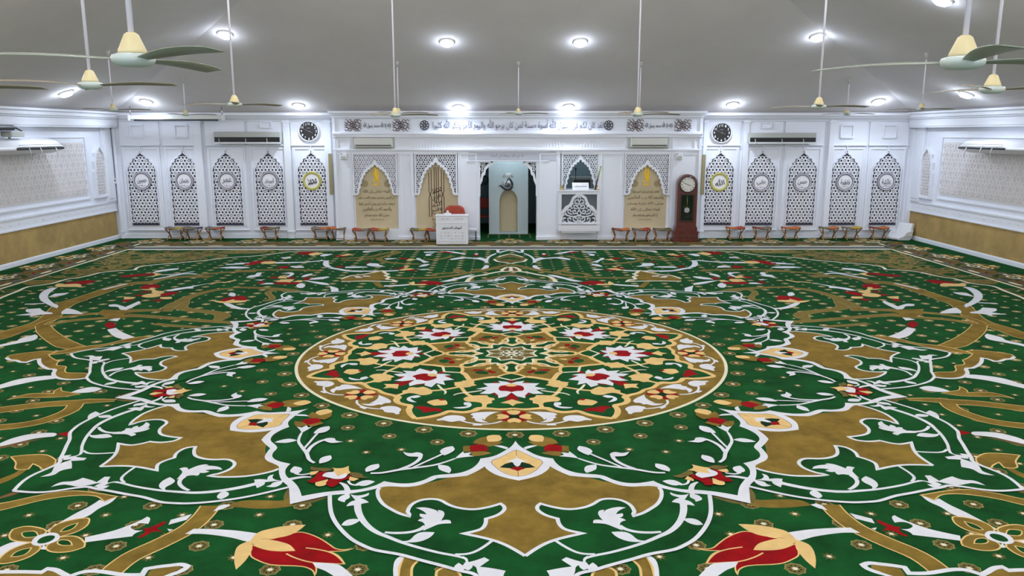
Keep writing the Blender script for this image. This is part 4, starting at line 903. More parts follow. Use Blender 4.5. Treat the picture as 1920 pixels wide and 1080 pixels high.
for i, (px, py) in enumerate(RND):
    x, z = ps(px, py)
    lab = 'white pierced lattice panel with cusped arch, '+where[i]
    if t0 is None:
        t0 = thing('lattice_panel', lab, 'lattice panel', (x, PB-.005, z421), 0, 'pierced arched wall panels')
        o = lattice(lreg, -.41, .41, .03, 2.2, .103, hole=.56).build('lattice', t0); solidify(o, .012); o.location = (0, -.03, 0)
        b = MB(); b.add([(a, -.004, c) for a, c in LPc], [tuple(q) for q in tess(LPc)], 'lattice_back'); b.build('backing', t0)
        b = MB(); n = len(LPc); e = [(a*1.05+.0, c*1.012) for a, c in LPc]
        for j in range(n):
            q = [LPc[j], LPc[(j+1) % n], e[(j+1) % n], e[j]]
            b.add([(a, -.05, c) for a, c in q]+[(a, 0, c) for a, c in q], [(0, 1, 2, 3), (0, 4, 5, 1), (2, 6, 7, 3)], tr)
        b.box((0, -.02, 2.26), (.02, .02, .14), tr); b.lathe([(.001, -.03), (.025, 0), (.001, .03)], tr, c=(0, -.03, 2.24), n=8)
        b.build('arch_border', t0)
    else: dup(t0, (x, PB-.005, z421), lab)
    gold = i in (4, 5)
    r = thing('calligraphy_roundel', ('gold-ringed' if gold else 'grey-ringed')+' round calligraphy plaque on the pierced panel '+where[i], 'plaque', (x, PB-.045, z), 0, 'round calligraphy plaques')
    MX = Matrix.Rotation(math.pi/2, 3, 'X')
    b = MB(); R = .275
    prof = [(R*.74, .0), (R*.76, .03), (R*.86, .022), (R*.94, .035), (R, .02), (R, 0)]
    b.lathe(prof, 'gold_ring' if gold else 'roundel_grey', n=48, M=MX, cap=False)
    if not gold: b.lathe([(R*.86, .025), (R*.88, .034), (R*.91, .034), (R*.93, .025)], 'roundel_white', n=48, M=MX, cap=False)
    b.build('ring', r)
    b = MB(); b.lathe([(R*.76, 0), (R*.76, .016)], 'roundel_white', n=48, M=MX); b.build('disc', r)
    letters('calligraphy', words[i], R*1.0, R*(.72 if gold else .58), 'letter_dark' if gold else 'letter_grey', .01, r, (0, -.027, 0), bold=0, roll=.2 if gold else 0)
    if not gold: letters('calligraphy', 'رضي الله عنه', R*.8, R*.2, 'letter_grey', .008, r, (0, -.027, -R*.5))
# ------------------------------------------------------------------ frieze with calligraphy
zf = ZC(235)
def ornament(nm, label, cx, w, h, m_='ornament_brown', oval=False, grp=None):
    t = MB(); y = YC-.012
    def ringlet(x, z, r, w2=.018, a0=0, a1=2*math.pi, n=14):
        for i in range(n):
            a, b = a0+(a1-a0)*i/n, a0+(a1-a0)*(i+1)/n
            q = [(x+r*math.cos(a), z+r*math.sin(a)), (x+r*math.cos(b), z+r*math.sin(b)), (x+(r-w2)*math.cos(b), z+(r-w2)*math.sin(b)), (x+(r-w2)*math.cos(a), z+(r-w2)*math.sin(a))]
            t.add([(p, -.014, q_) for p, q_ in q]+[(p, 0, q_) for p, q_ in q], [(0, 1, 2, 3), (0, 4, 5, 1), (3, 2, 6, 7)], m_)
    if oval:
        for k in range(8):
            a = k*math.pi/4; ringlet(w*.28*math.cos(a), h*.3*math.sin(a), w*.17, .02)
        ringlet(0, 0, w*.2, .022); ringlet(0, 0, w*.46, .02); ringlet(0, 0, w*.1, .03)
    else:
        for sx in (-1, 1):
            for sz in (-1, 1):
                for (u, v, r) in ((.36, .30, .12), (.16, .34, .10), (.40, .08, .08), (.22, .14, .10), (.06, .22, .08)):
                    ringlet(sx*w*u, sz*h*v, h*r*1.35, .018, 0 if sx > 0 else math.pi, (5.2 if sx > 0 else 5.2+math.pi), 10)
        ringlet(0, 0, h*.2, .025); ringlet(0, 0, h*.09, .03)
    o = t.build(nm, loc=(cx, y, zf)); tag(o, label, 'ornament', grp); return o
for px, l in ((662, 'square scrollwork carving at the far left end of the frieze'), (752, 'scrollwork carving on the frieze, right of the left small inscription'), (1191, 'scrollwork carving on the frieze, left of the right small inscription'), (1280, 'square scrollwork carving at the far right end of the frieze')):
    ornament('scroll_carving', l, XC(px, 235), .52, .36, grp='scroll carvings on the frieze')
ornament('medallion_carving', 'round openwork medallion at the left end of the long frieze inscription', XC(796, 235), .3, .32, 'roundel_grey', True, 'round frieze medallions')
ornament('medallion_carving', 'round openwork medallion at the right end of the long frieze inscription', XC(1141, 235), .3, .32, 'roundel_grey', True, 'round frieze medallions')
verse = 'لقد كان لكم في رسول الله أسوة حسنة لمن كان يرجو الله واليوم الآخر وذكر الله كثيرا'
o = letters('frieze_inscription', verse, XC(1131, 235)-XC(812, 235), .36, 'frieze_letter', .02, None, (XC(971.5, 235), YC-.004, zf), bold=-.004)
tag(o, 'long raised Arabic inscription running along the frieze above the mihrab', 'inscription')
for pxa, l in ((707, 'short framed Arabic inscription at the left end of the frieze'), (1235, 'short framed Arabic inscription at the right end of the frieze')):
    t = thing('inscription_cartouche', l, 'inscription', (XC(pxa, 235), YC-.003, zf), 0, 'short frieze inscriptions')
    letters('calligraphy', 'لاإله إلا الله محمد رسول الله', .80, .2, 'letter_grey', .015, t, (0, 0, 0))
    b = MB(); w, h = .54, .19; pts = [(-w, -h), (w, -h), (w+.16, 0), (w, h), (-w, h), (-w-.16, 0)]
    for j in range(6):
        p, q = Vector((pts[j][0], 0, pts[j][1])), Vector((pts[(j+1) % 6][0], 0, pts[(j+1) % 6][1])); b.tube([p, q], .009, 'letter_grey', 6)
    b.build('cartouche_frame', t)
t = thing('door_inscription', 'pale Arabic inscription and scroll ornament on the beam over the mihrab doorway', 'inscription', (XC(952, 292), YC-.003, ZC(292.5)))
letters('calligraphy', 'قد نرى تقلب وجهك في السماء', .95, .14, 'roundel_grey', .012, t, (-.02, 0, 0))
for sx in (-1, 1):
    b = MB()
    for k in range(10):
        a = k*.628; b.tube([(sx*.85+.13*math.cos(a)+.05*math.cos(u*.7), 0, .05*math.sin(a)+.03*math.sin(u*.7)) for u in range(9)], .006, 'roundel_grey', 5)
    b.build('scroll', t)
# ------------------------------------------------------------------ tan boards with inscriptions
ayah = ['قوله تعالى إن الله', 'أن الذين يخشون ربهم بالغيب لهم', 'لمغفرة وأجر كبير ومن أحسن قولا', 'والحمد لله رب العالمين', 'صلى الله عليه وسلم']
zb = ZC(429)
def board(cx, w, label, y=YA-.012):
    t = thing('inscription_board', label, 'board', (cx, y, zb))
    b = MB(); b.span((-w/2, 0, 0), (w/2, .012, z288-zb-.02), 'tan_board'); b.build('tan_panel', t); return t
for ax, lab, rev in ((ax1, 'tan arched board with five lines of Arabic and a gold emblem, left of the mihrab', 0), (ax4, 'tan arched board with five lines of Arabic and a gold emblem, beside the longcase clock', 1)):
    t = board(ax, 1.24, lab)
    for k, py in enumerate((359, 371, 382, 393, 404)):
        wd = (.78, 1.06, 1.06, .86, .72)[k]
        letters('text_line', ayah[k] if not rev else ayah[(k+2) % 5], wd, .13, 'board_text', .006, t, (0, -.006, ZC(py)-zb))
    b = MB(); b.span((-.2, -.006, ZC(413)-zb), (.2, 0, ZC(412.3)-zb), 'board_text'); b.build('underline', t)
    g = MB()   # gold calligraphic emblem, tall and narrow, with a looped foot
    zc_ = ZC(332)-zb
    g.tube([(-.03, -.01, zc_+.34), (.0, -.01, zc_+.2), (-.03, -.01, zc_+.06), (.02, -.01, zc_-.04), (.03, -.01, zc_-.14)], [.014, .045, .05, .05, .03], 'gold_letter', 6)
    g.tube([(.05, -.012, zc_+.30), (.07, -.012, zc_+.14), (.05, -.012, zc_+.0), (.08, -.012, zc_-.1)], [.01, .03, .04, .02], 'gold_letter', 6)
    g.tube([(-.08, -.011, zc_+.02), (-.04, -.011, zc_+.10), (.04, -.011, zc_+.08), (.1, -.011, zc_+.02)], .024, 'gold_letter', 6)
    g.tube([(.0+.085*math.cos(a*.55), -.01, zc_-.17+.07*math.sin(a*.55)) for a in range(13)], .022, 'gold_letter', 6)
    g.build('gold_emblem', t).scale = (1, .2, 1)
    for sx in (-1, 1):
        g = MB(); g.lathe([(.10, 0), (.10, .004)], 'board_text' if False else 'stamp_tan', c=(sx*.33, -.004, ZC(345)-zb), n=28, M=Matrix.Rotation(math.pi/2, 3, 'X')); g.build('round_stamp', t)
t = board(ax2, 1.22, 'tan board with tall dark vertical calligraphy behind the lectern')
g = MB(); zt_ = ZC(320)-zb
for k, x in enumerate((-.22, -.15, -.06, 0, .06, .15, .22)):
    top = zt_+(.10 if abs(x) < .1 else (.02 if abs(x) < .2 else -.06)); bot = .34 if abs(x) > .1 else .55
    if abs(x) > .1:
        zk = ZC(365)-zb; sgn = 1 if x > 0 else -1
        g.tube([(x, -.01, top), (x, -.01, zk+.1), (x+sgn*.03*(1 if abs(x) < .2 else -1), -.01, zk), (x, -.01, zk-.1), (x, -.01, bot)], .009, 'wood_dark', 5)
    else: g.tube([(x, -.01, top), (x, -.01, bot+.2)], .009, 'wood_dark', 5)
g.build('upright_strokes', t)
for k, wd in enumerate(('محمد', 'نصر من', 'الله', 'وفتح', 'قريب', 'رسول')):
    letters('script', wd, .30, .17, 'wood_dark', .006, t, (.0, -.008, 1.14-k*.20), roll=.35)
# ------------------------------------------------------------------ doorway brackets, niche beyond, pulpit
for sx, l in ((1, 'white pierced corner bracket at the upper left of the mihrab doorway'), (-1, 'white pierced corner bracket at the upper right of the mihrab doorway')):
    x0 = oL if sx > 0 else oR
    out = [(0, 0), (.40, 0), (.40, -.10), (.30, -.14), (.20, -.24), (.18, -.38), (.12, -.42), (.10, -.55), (.04, -.68), (.02, -.95), (0, -1.0)]
    t = thing('corner_bracket', l, 'bracket', (x0, YC+.04, oT), 0, 'doorway corner brackets')
    reg = lambda x, z: x > .05 and z < -.04 and inpoly((x+.05, z-.05), out) and inpoly((x, z), out)
    b = lattice(lambda x, z: x > .04 and z < -.03 and inpoly((x+.06, z-.08), out), 0, .4, -1.0, 0, .075)
    b.v = [(sx*v[0], v[1], v[2]) for v in b.v]; solidify(b.build('lattice', t), .014)
    f = MB()
    for i in range(1, len(out)-1):
        p, q = out[i], out[i+1]; c = lambda r: (max(0, r[0]-.05), min(0, r[1]+.07))
        w = [p, q, c(q), c(p)]
        f.add([(sx*a, -.02, z) for a, z in w]+[(sx*a, .03, z) for a, z in w], [(0, 1, 2, 3), (0, 4, 5, 1), (7, 6, 5, 4), (3, 2, 6, 7)], tr)
    f.span((0, -.02, -.03), (sx*.40, .03, 0), tr); f.span((0, -.02, -1.0), (sx*.035, .03, 0), tr)
    f.build('edge', t)
nf = MB()   # inner room walls
nb0, nb1 = oL-.7, pR+.5; NY = YB+4.0
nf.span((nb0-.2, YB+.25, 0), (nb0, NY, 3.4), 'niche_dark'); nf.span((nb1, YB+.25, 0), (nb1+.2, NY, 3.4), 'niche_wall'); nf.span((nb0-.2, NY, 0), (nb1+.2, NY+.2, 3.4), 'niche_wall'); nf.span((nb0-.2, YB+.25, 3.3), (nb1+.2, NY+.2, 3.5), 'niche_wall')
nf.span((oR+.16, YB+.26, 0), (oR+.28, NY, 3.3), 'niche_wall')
struct(nf.build('wall_niche'))
ca = Carpet(); ca.z = .001
ca.add([(nb0, YB-.01, .0012), (oR+.16, YB-.01, .0012), (oR+.16, NY, .0012), (nb0, NY, .0012)], [(0, 1, 2, 3)], 'pile_green')
for i in range(9):
    for j in range(5):
        q = star(nb0+.3+i*.32, YB+.1+j*.26, .06, .6); ca.add([(a, b, .002) for a, b in q], [tuple(range(16))], O_)
        q = star(nb0+.3+i*.32, YB+.1+j*.26, .03, .6); ca.add([(a, b, .0026) for a, b in q], [tuple(range(16))], I_)
tag(ca.build('niche_carpet', fix=False), 'plain green carpet with small rosettes on the floor inside the mihrab doorway', 'carpet')
mat('pulpit_back', (116, 126, 128), .7)
# slab with the small prayer niche
SY = YB+.95
def XS(px, py): return on_depth(px, py, SY)
sl, sr = XS(917, 430)[0], XS(990, 430)[0]; nl, nr = XS(936, 430)[0], XS(970, 430)[0]; nt = XS(950, 356)[1]
t = thing('prayer_niche', 'pale grey mihrab wall with a tan arched recess, standing inside the doorway', 'niche', ((sl+sr)/2, SY, 0))
c = (sl+sr)/2
b = MB(); hw = (sr-sl)/2; hn = (nr-nl)/2
b.span((-hw, 0, .03), (-hn, .35, 3.28), 'niche_pale'); b.span((hn, 0, .03), (hw, .35, 3.28), 'niche_pale')
arc_ = [(hn*math.cos(a*math.pi/16), nt-.35+.35*math.sin(a*math.pi/16)) for a in range(17)]
po = [(hn, 3.28)]+[(hn, nt-.35)]+arc_[1:-1]+[(-hn, nt-.35), (-hn, 3.28)]
b.prism(po, lambda a, z, d: (a, d, z), .35, 'niche_pale'); b.build('slab', t)
b = MB(); b.span((-hn, .30, .03), (hn, .36, nt), 'tan_board'); b.build('recess', t)
b = MB(); b.span((-hw, -.03, 0), (hw, .36, .06), 'niche_pale'); b.build('plinth', t)
t = thing('wall_lamp', 'white shaded wall lamp above the small mihrab recess', 'lamp', (XS(952.5, 335)[0], SY-.06, XS(952, 335)[1]))
b = MB(); b.lathe([(.10, .19), (.17, .05), (.165, .05), (.095, .19)], 'lamp_shade', n=24, c=(0, -.18, 0), cap=False); b.build('lamp_shade', t)
b = MB(); b.tube([(0, 0, -.06), (0, -.12, -.08), (0, -.18, -.02), (0, -.18, .1)], .012, 'steel'); b.lathe([(.16, -.20), (.17, -.12), (.1, -.06), (.03, -.04)], 'lamp_shade', n=20, c=(0, -.1, 0)); b.build('bracket', t)
b = MB(); g0 = [(-.28, -.08), (-.22, -.03), (-.17, -.08), (-.08, -.15), (.02, -.17), (.12, -.12), (.15, -.02), (.12, .08), (.06, .17), (.04, .26)]
b.tube([(x, 0, z) for x, z in smooth(g0, False, 3)], [.012]*4+[.03]*20+[.012]*4 if len(smooth(g0, False, 3)) == 28 else .024, 'letter_dark', 8)
b.tube([(x, 0, z) for x, z in smooth([(.04, .18), (-.04, .04), (-.05, -.06), (.0, -.08), (.02, .04), (.03, -.05), (.07, -.07), (.07, .02)], False, 3)], .015, 'letter_dark', 6)
o = b.build('calligraphy_sign', loc=(XS(951.5, 345)[0], SY-.36, XS(952, 344)[1])); tag(o, 'black drop-shaped calligraphy sign hanging before the wall lamp in the mihrab', 'sign')
o = letters('dark_calligraphy', 'محمد', .5, .45, 'letter_dark', .02, None, (on_depth(908, 335, YB+2.2)[0], YB+2.2, on_depth(908, 335, YB+2.2)[1]), roll=.3); tag(o, 'dark calligraphy seen at the left edge of the mihrab doorway', 'sign')
def simple_chair(t, red='chair_red', s=1.0):
    b = MB(); b.box((0, 0, .46*s), (.46, .46, .07), red); b.build('seat', t, bevel=.02)
    b = MB(); b.box((0, .2, .86*s), (.44, .06, .34), red); b.build('backrest', t, bevel=.025)
    for sx in (-1, 1):
        for sy in (-1, 1): b = MB(); b.tube([(sx*.2, sy*.2, 0), (sx*.2, sy*.2, .45*s if sy < 0 else .8*s)], .014, 'steel'); b.build('leg', t)
x, z = on_depth(908, 380, YB+2.0)
simple_chair(thing('red_chair', 'red chair with metal legs standing in the dark left side of the mihrab room', 'chair', (x-.02, YB+2.0, 0)))
# pulpit balcony
PY = YC-.42
bl, br = on_depth(1047, 395, PY)[0], on_depth(1125, 395, PY)[0]; zt0 = on_depth(1086, 358, PY)[1]; zb0 = on_depth(1086, 431, PY)[1]
bc = (bl+br)/2; bw = br-bl
t = thing('pulpit_balcony', 'white carved pulpit balcony with a lattice front, right of the mihrab doorway', 'pulpit', (bc, PY, 0))
h = zt0-zb0; w = bw/2
b = MB(); b.span((-w, 0, zt0-.10), (w, .05, zt0), tr); b.span((-w, 0, zb0), (w, .05, zb0+.14), tr); b.span((-w, 0, zb0), (-w+.09, .05, zt0), tr); b.span((w-.09, 0, zb0), (w, .05, zt0), tr)
b.span((-w-.02, -.03, zb0+.16), (w+.02, .0, zb0+.19), tr); b.span((-w+.003, .05, zb0), (-w+.05, .42, zt0-.01), tr); b.span((w-.05, .05, zb0), (w-.003, .42, zt0-.01), tr); b.span((-w-.02, -.03, zt0-.02), (w+.02, .1, zt0+.02), tr)
b.build('frame', t, bevel=.005)
hp = [(w-.09, .0), (w-.09, .35), (.50, .44), (.39, .60), (.31, .64), (.26, .73), (.20, .91), (.10, .99), (0, 1.07)]
k_ = (h-.19-.04)/1.07; hp = [(a, z*k_) for a, z in hp]
hi = [(w-.16, .0), (w-.16, .32), (.43, .40), (.33, .53), (.245, .58), (.195, .68), (.145, .84), (.06, .91), (0, .98)]; hi = [(a, z*k_) for a, z in hi]
b = MB()
for i in range(1, len(hp)-1):
    for sx in (-1, 1):
        wq = [hp[i], hp[i+1], hi[i+1], hi[i]]; b.add([(sx*a, -.015, zb0+.19+z) for a, z in wq]+[(sx*a, .04, zb0+.19+z) for a, z in wq], [(0, 1, 2, 3), (0, 4, 5, 1), (3, 2, 6, 7), (7, 6, 5, 4)], tr)
b.build('arch_rib', t)
b = MB()
def stroke(pts, wd=.021):
    for sx in (-1, 1): b.tube([(sx*a, .01, zb0+.2+z*k_) for a, z in smooth(pts, False, 3)], wd, tr, 6)
for pts in ([(0, .02), (.05, .12), (0, .22), (.06, .34), (0, .46), (.05, .58), (0, .70), (.04, .82), (0, .94)], [(.05, .05), (.15, .08), (.17, .18), (.09, .2), (.09, .13)], [(.19, .02), (.30, .05), (.33, .15), (.25, .18), (.24, .1)],
            [(.37, .02), (.46, .06), (.45, .18), (.38, .16)], [(.0, .26), (.14, .22), (.28, .24), (.42, .30), (.5, .22)], [(.06, .34), (.16, .32), (.2, .40), (.12, .44), (.1, .38)], [(.2, .30), (.3, .34), (.34, .44), (.26, .46), (.24, .38)],
            [(.36, .30), (.42, .38), (.36, .46), (.30, .54)], [(.05, .5), (.14, .50), (.16, .60), (.08, .62), (.07, .56)], [(.05, .68), (.12, .68), (.13, .78), (.06, .8)], [(.18, .52), (.24, .50), (.22, .62), (.16, .68)], [(0, .1), (.12, .02)], [(.48, .34), (.5, .12), (.52, 0)], [(.0, .02), (.3, .0), (.55, .02)]): stroke(pts)
b.build('carved_scrolls', t)
b = MB(); b.span((-w+.06, .30, zb0+.1), (w-.06, .32, zt0-.05), 'pulpit_back'); b.build('back_panel', t)
b = MB(); b.span((-w, .004, zb0-.04), (w, .42, zb0-.001), tr); b.span((-w+.1, .06, .25), (w-.1, .42, zb0-.04), 'wall_paint'); b.build('floor_slab', t)
t = thing('book_rest', 'small white slanted book rest with writing on the pulpit rail', 'book rest', (on_depth(1089, 355, PY)[0], PY+.06, zt0))
b = MB(); Mx = Matrix.Rotation(math.radians(50), 3, 'X'); b.box((0, .05, .12), (.48, .26, .02), 'white_plastic', Mx); b.build('rest_board', t)
for sx in (-.14, .14): b = MB(); b.tube([(sx, .05, .02), (sx, .05, .12)], .015, 'steel'); b.build('stem', t)
letters('lettering', 'السلام عليكم', .34, .05, 'letter_dark', .004, t, (0, .03, .125), (math.radians(50), 0, 0))
t = thing('amplifier_cabinet', 'grey cabinet with dark front seen through the pulpit arch', 'cabinet', (on_depth(1091, 345, YB+1.2)[0], YB+1.2, 0))
z1, z2 = on_depth(1091, 332, YB+1.2)[1], on_depth(1091, 350, YB+1.2)[1]
b = MB(); b.span((-.30, 0, z2-.5), (.30, .4, z1-.05), 'ac_case_grey'); b.span((-.36, -.03, z1-.05), (.36, .42, z1), 'ac_case_grey'); b.build('cabinet_body', t, bevel=.01)
b = MB(); b.span((-.26, -.02, z2-.4), (.26, 0, z1-.08), 'black_plastic'); b.build('dark_front', t)
t = thing('microphone', 'thin black microphone stand beside the cabinet inside the pulpit', 'microphone', (on_depth(1079, 348, YB+.6)[0], YB+.6, 1.1))
z3 = on_depth(1079, 320, YB+.6)[1]-1.1; b = MB(); b.tube([(0, 0, 0), (0, 0, z3)], .01, 'black_plastic'); b.build('stand', t); b = MB(); b.lathe([(.01, 0), (.03, .03), (.02, .08), (.001, .1)], 'dark_grille', c=(0, 0, z3)); b.build('microphone_head', t)
for px, l in ((1045, 'brass candle bracket on the left end of the pulpit rail'), (1120, 'brass candle bracket on the right end of the pulpit rail')):
    b = MB(); b.lathe([(.07, 0), (.08, .02), (.02, .05), (.03, .09), (.06, .11), (.02, .13)], 'brass', n=14); o = b.build('brass_bracket', loc=(max(bl+.1, min(br-.1, on_depth(px, 352, PY)[0])), PY+.12, zt0+.02)); tag(o, l, 'bracket', 'brass rail brackets')
xa, za = on_depth(1117, 351, PY); xb, zb_ = on_depth(1129, 305, PY)
t = thing('ceremonial_staff', 'dark staff with a green and gold upper half leaning at the right of the pulpit', 'staff', (xa-.02, PY+.04, zt0+.03))
d = Vector((xb-xa, 0, zb_-za)); b = MB(); b.tube([(0, 0, 0), d*.45], .022, 'wood_dark'); b.build('shaft', t); b = MB(); b.tube([d*.45, d*.93], .02, 'staff_green'); b.build('grip', t, None); b = MB(); b.tube([d*.93, d], [.022, .004], 'brass'); b.build('tip', t)
# ------------------------------------------------------------------ air conditioners
def long_unit(label, pxl, pxr, pyt, pyb, Y, grp):
    x0, zt = on_depth(pxl, pyt, Y); x1, zb = on_depth(pxr, pyb, Y); w = x1-x0; h = zt-zb
    t = thing('air_conditioner', label, 'air conditioner', ((x0+x1)/2, Y, zb), 0, grp)
    b = MB(); b.prism([(0, 0.0), (.0, h), (.26, h), (.26, .02)], lambda a, z, d: (-w/2+d, a, z), w, 'ac_case_grey'); b.build('body', t, bevel=.012)
    b = MB(); b.span((-w/2+.02, -.012, .03), (w/2-.02, 0.01, h*.52), 'black_plastic'); b.build('air_outlet', t)
    b = MB()
    for k in range(4): b.span((-w/2+.03, -.02, .045+k*.03), (w/2-.03, -.008, .05+k*.03), 'dark_grille')
    b.build('louvre', t)
    b = MB(); b.span((-w/2-.01, -.02, -.02), (w/2+.01, .02, .015), 'white_plastic'); b.build('lower_lip', t)
    for k in (-.42, -.02, .3):
        b = MB(); b.tube([(k*w, -.03, h*.4), (k*w+.01, -.04, .05), (k*w+.0, -.06, -.05)], .008, 'white_plastic', 5); b.build('ribbon', t)
    return t
long_unit('long grey and black air conditioner on the left half of the back wall', 400, 526, 247, 268, YB-.34, 'long wall air conditioners')
long_unit('long grey and black air conditioner on the right half of the back wall', 1406, 1530, 249, 268, YB-.34, 'long wall air conditioners')
for pxl, pxr, l in ((664, 735, 'small white split air conditioner recessed above the left inscription arch'), (1184, 1252, 'small white split air conditioner recessed above the right inscription arch')):
    Y = YC-.24; x0, zt = on_depth(pxl, 259, Y); x1, zb = on_depth(pxr, 276, Y); w = x1-x0; h = zt-zb
    t = thing('air_conditioner', l, 'air conditioner', ((x0+x1)/2, Y, zb), 0, 'small split air conditioners')
    b = MB(); b.prism([(.03, 0), (0, h*.3), (.0, h), (.2, h), (.2, 0)], lambda a, z, d: (-w/2+d, a, z), w, 'ac_body'); b.build('body', t, bevel=.02)
    b = MB(); b.span((-w/2+.03, -.006, h*.16), (w/2-.03, .02, h*.24), 'black_plastic'); b.build('air_slot', t)
    b = MB(); b.span((-w/2-.06, .17, -.05), (w/2+.06, .2, h+.06), 'ac_case_grey'); b.build('recess_frame', t)
def side_unit(label, X, s, y0, y1, zb, zt, grp):
    t = thing('air_conditioner', label, 'air conditioner', (X+s*.05, (y0+y1)/2, zb), 0, grp); L = y1-y0; h = zt-zb
    P_ = lambda a, z, d: (s*a, -L/2+d, z)
    b = MB(); b.prism([(0, .02), (0, h), (.22, h), (.42, h*.85), (.62, h*.42), (.62, .1), (.3, 0)], P_, L, 'white_plastic'); b.build('body', t, bevel=.02)
    b = MB(); b.prism([(.60, .1), (.60, h*.42), (.64, h*.42), (.64, .1)], lambda a, z, d: (s*a, L/2-1.95+d, z), 1.9, 'black_plastic'); b.build('air_outlet', t)
    b = MB()
    for k in range(3): b.span((s*.635, L/2-1.9, .12+k*.045), (s*.65, L/2-.1, .127+k*.045), 'dark_grille')
    b.build('louvre', t)
    b = MB(); b.prism([(0, .02), (0, h*.92), (.36, h*.86), (.58, h*.4), (.58, .06), (.3, 0)], lambda a, z, d: (s*a, -L/2-.05+d, z), .05, 'ac_case_grey'); b.build('end_cap', t)
    for k in (.02, .16, .36):
        b = MB(); b.tube([(s*.65, k*L, h*.4), (s*.67, k*L, .1), (s*.68, k*L+.02, -.06-.1*(k < 0))], .009, 'white_plastic', 5); b.build('ribbon', t)
side_unit('white suspended air conditioner high on the left side wall under grey equipment', XL, 1, 16.9, 20.1, 2.62, 2.98, 'side wall air conditioners')
side_unit('white suspended air conditioner high on the right side wall', XR, -1, 17.2, 20.35, 2.62, 2.96, 'side wall air conditioners')
# equipment on the left unit
t = thing('projector_rig', 'grey and black projector rig sitting above the left wall air conditioner', 'projector', (XL+.32, 18.3, 2.98))
b = MB(); b.box((.0, -.2, .24), (.42, .7, .12), 'dark_grille'); b.build('cover', t, bevel=.05)
b = MB(); b.box((.02, .3, .10), (.26, .5, .13), 'ac_case_grey'); b.build('projector_body', t, bevel=.02)
b = MB(); b.lathe([(.05, 0), (.055, .06), (.04, .07)], 'black_plastic', c=(.03, .56, .10), M=Matrix.Rotation(-math.pi/2, 3, 'X')); b.build('lens', t)
b = MB(); b.tube([(.06, .0, .28), (.08, .35, .24), (.08, .56, .17)], .018, 'black_plastic'); b.tube([(0, -.25, 0), (0, -.25, .2)], .03, 'steel'); b.tube([(0, .2, 0), (0, .2, .1)], .03, 'steel'); b.build('bracket', t)
# projector screen
Y = YB-.75; x0, zt = on_depth(243, 217, Y); x1, zb = on_depth(419, 226, Y); w = x1-x0
t = thing('projector_screen', 'rolled-up white projector screen case hanging under the ceiling at left', 'projector screen', ((x0+x1)/2, Y, zb))
b = MB(); b.box((0, 0, .085), (w, .13, .12), 'ac_body'); b.build('case', t, bevel=.025)
b = MB(); b.box((.0, -.04, .008), (w-.28, .07, .036), 'black_plastic'); b.build('hem_bar', t)
for sx in (-1, 1): b = MB(); b.tube([(sx*(w/2-.02), 0, .1), (sx*(w/2-.03), 0, ceil_z((x0+x1)/2+sx*w/2, Y)-zb)], .016, 'steel'); b.box((sx*(w/2), 0, .08), (.05, .15, .15), 'white_plastic'); b.build('hanger', t)
# ------------------------------------------------------------------ clocks
def wall_clock(label, px, py):
    Y = PB-.05; x, z = on_depth(px, py, Y)
    t = thing('wall_clock', label, 'clock', (x, Y, z), 0, 'round wall clocks'); MX = Matrix.Rotation(math.pi/2, 3, 'X'); R = .27
    b = MB(); b.lathe([(R+.035, -.05), (R+.035, .03), (R+.015, .045), (R, .035), (R, .01)], 'white_plastic', n=48, M=MX, cap=False); b.build('rim', t)
    b = MB(); b.lathe([(R+.005, -.03), (R+.005, .012)], 'black_plastic', n=48, M=MX); b.build('face', t)
    b = MB(); b.lathe([(R*.6, .0125), (R*.6, .016)], 'clock_face_black', n=40, M=MX); b.build('inner_dial', t)
    for k in range(1, 13):
        a = k*math.pi/6; r = R*.80; letters('numeral', str(k), .075 if k > 9 else .045, .07, 'white_plastic', .004, t, (r*math.sin(a), -.013, r*math.cos(a)), ar=False, bold=.02)
    for nm, a, l, w_ in (('hour_hand', math.radians(114), .13, .012), ('minute_hand', math.radians(-65), .2, .008)):
        b = MB(); b.tube([(-.04*math.sin(a), -.022, -.04*math.cos(a)), (l*math.sin(a), -.022, l*math.cos(a))], w_*.6, 'steel', 6); b.build(nm, t)
    b = MB(); b.box((0, -.018, .09), (.09, .004, .02), 'roundel_grey'); b.build('maker_plate', t)
wall_clock('round black-faced clock with white numerals on the wall left of the mihrab', 579, 246)
wall_clock('round black-faced clock with white numerals on the wall right of the mihrab', 1353, 249)
Y = 23.0; xg = on_depth(1284, 440, Y)[0]; HG = on_depth(1286, 327, Y)[1]
t = thing('longcase_clock', 'tall reddish wooden longcase clock with round white dial and glass door', 'clock', (xg, Y, .008))
b = MB(); b.span((-.38, -.2, 0), (.38, .2, .10), 'wood_red'); b.span((-.35, -.18, .10), (.35, .18, .26), 'wood_red'); b.span((-.37, -.19, .26), (.37, .19, .30), 'wood_red'); b.span((-.32, -.16, .30), (.32, .17, .42), 'wood_red'); b.span((-.30, -.15, .42), (.30, .16, .46), 'wood_red'); b.build('plinth', t, bevel=.012)
r = .29; hs = HG-r
po = [(-r, .46), (r, .46), (r, hs)]+[(r*math.cos(a*math.pi/20), hs+r*math.sin(a*math.pi/20)) for a in range(1, 20)]+[(-r, hs)]
b = MB(); b.prism(po, lambda a, z, d: (a, d-.12, z), .26, 'wood_red'); b.build('case', t, bevel=.01)
r2 = .25; po = [(r2*math.cos(a*math.pi/20), hs+r2*math.sin(a*math.pi/20)) for a in range(0, 21)]
b = MB(); MX = Matrix.Rotation(math.pi/2, 3, 'X')
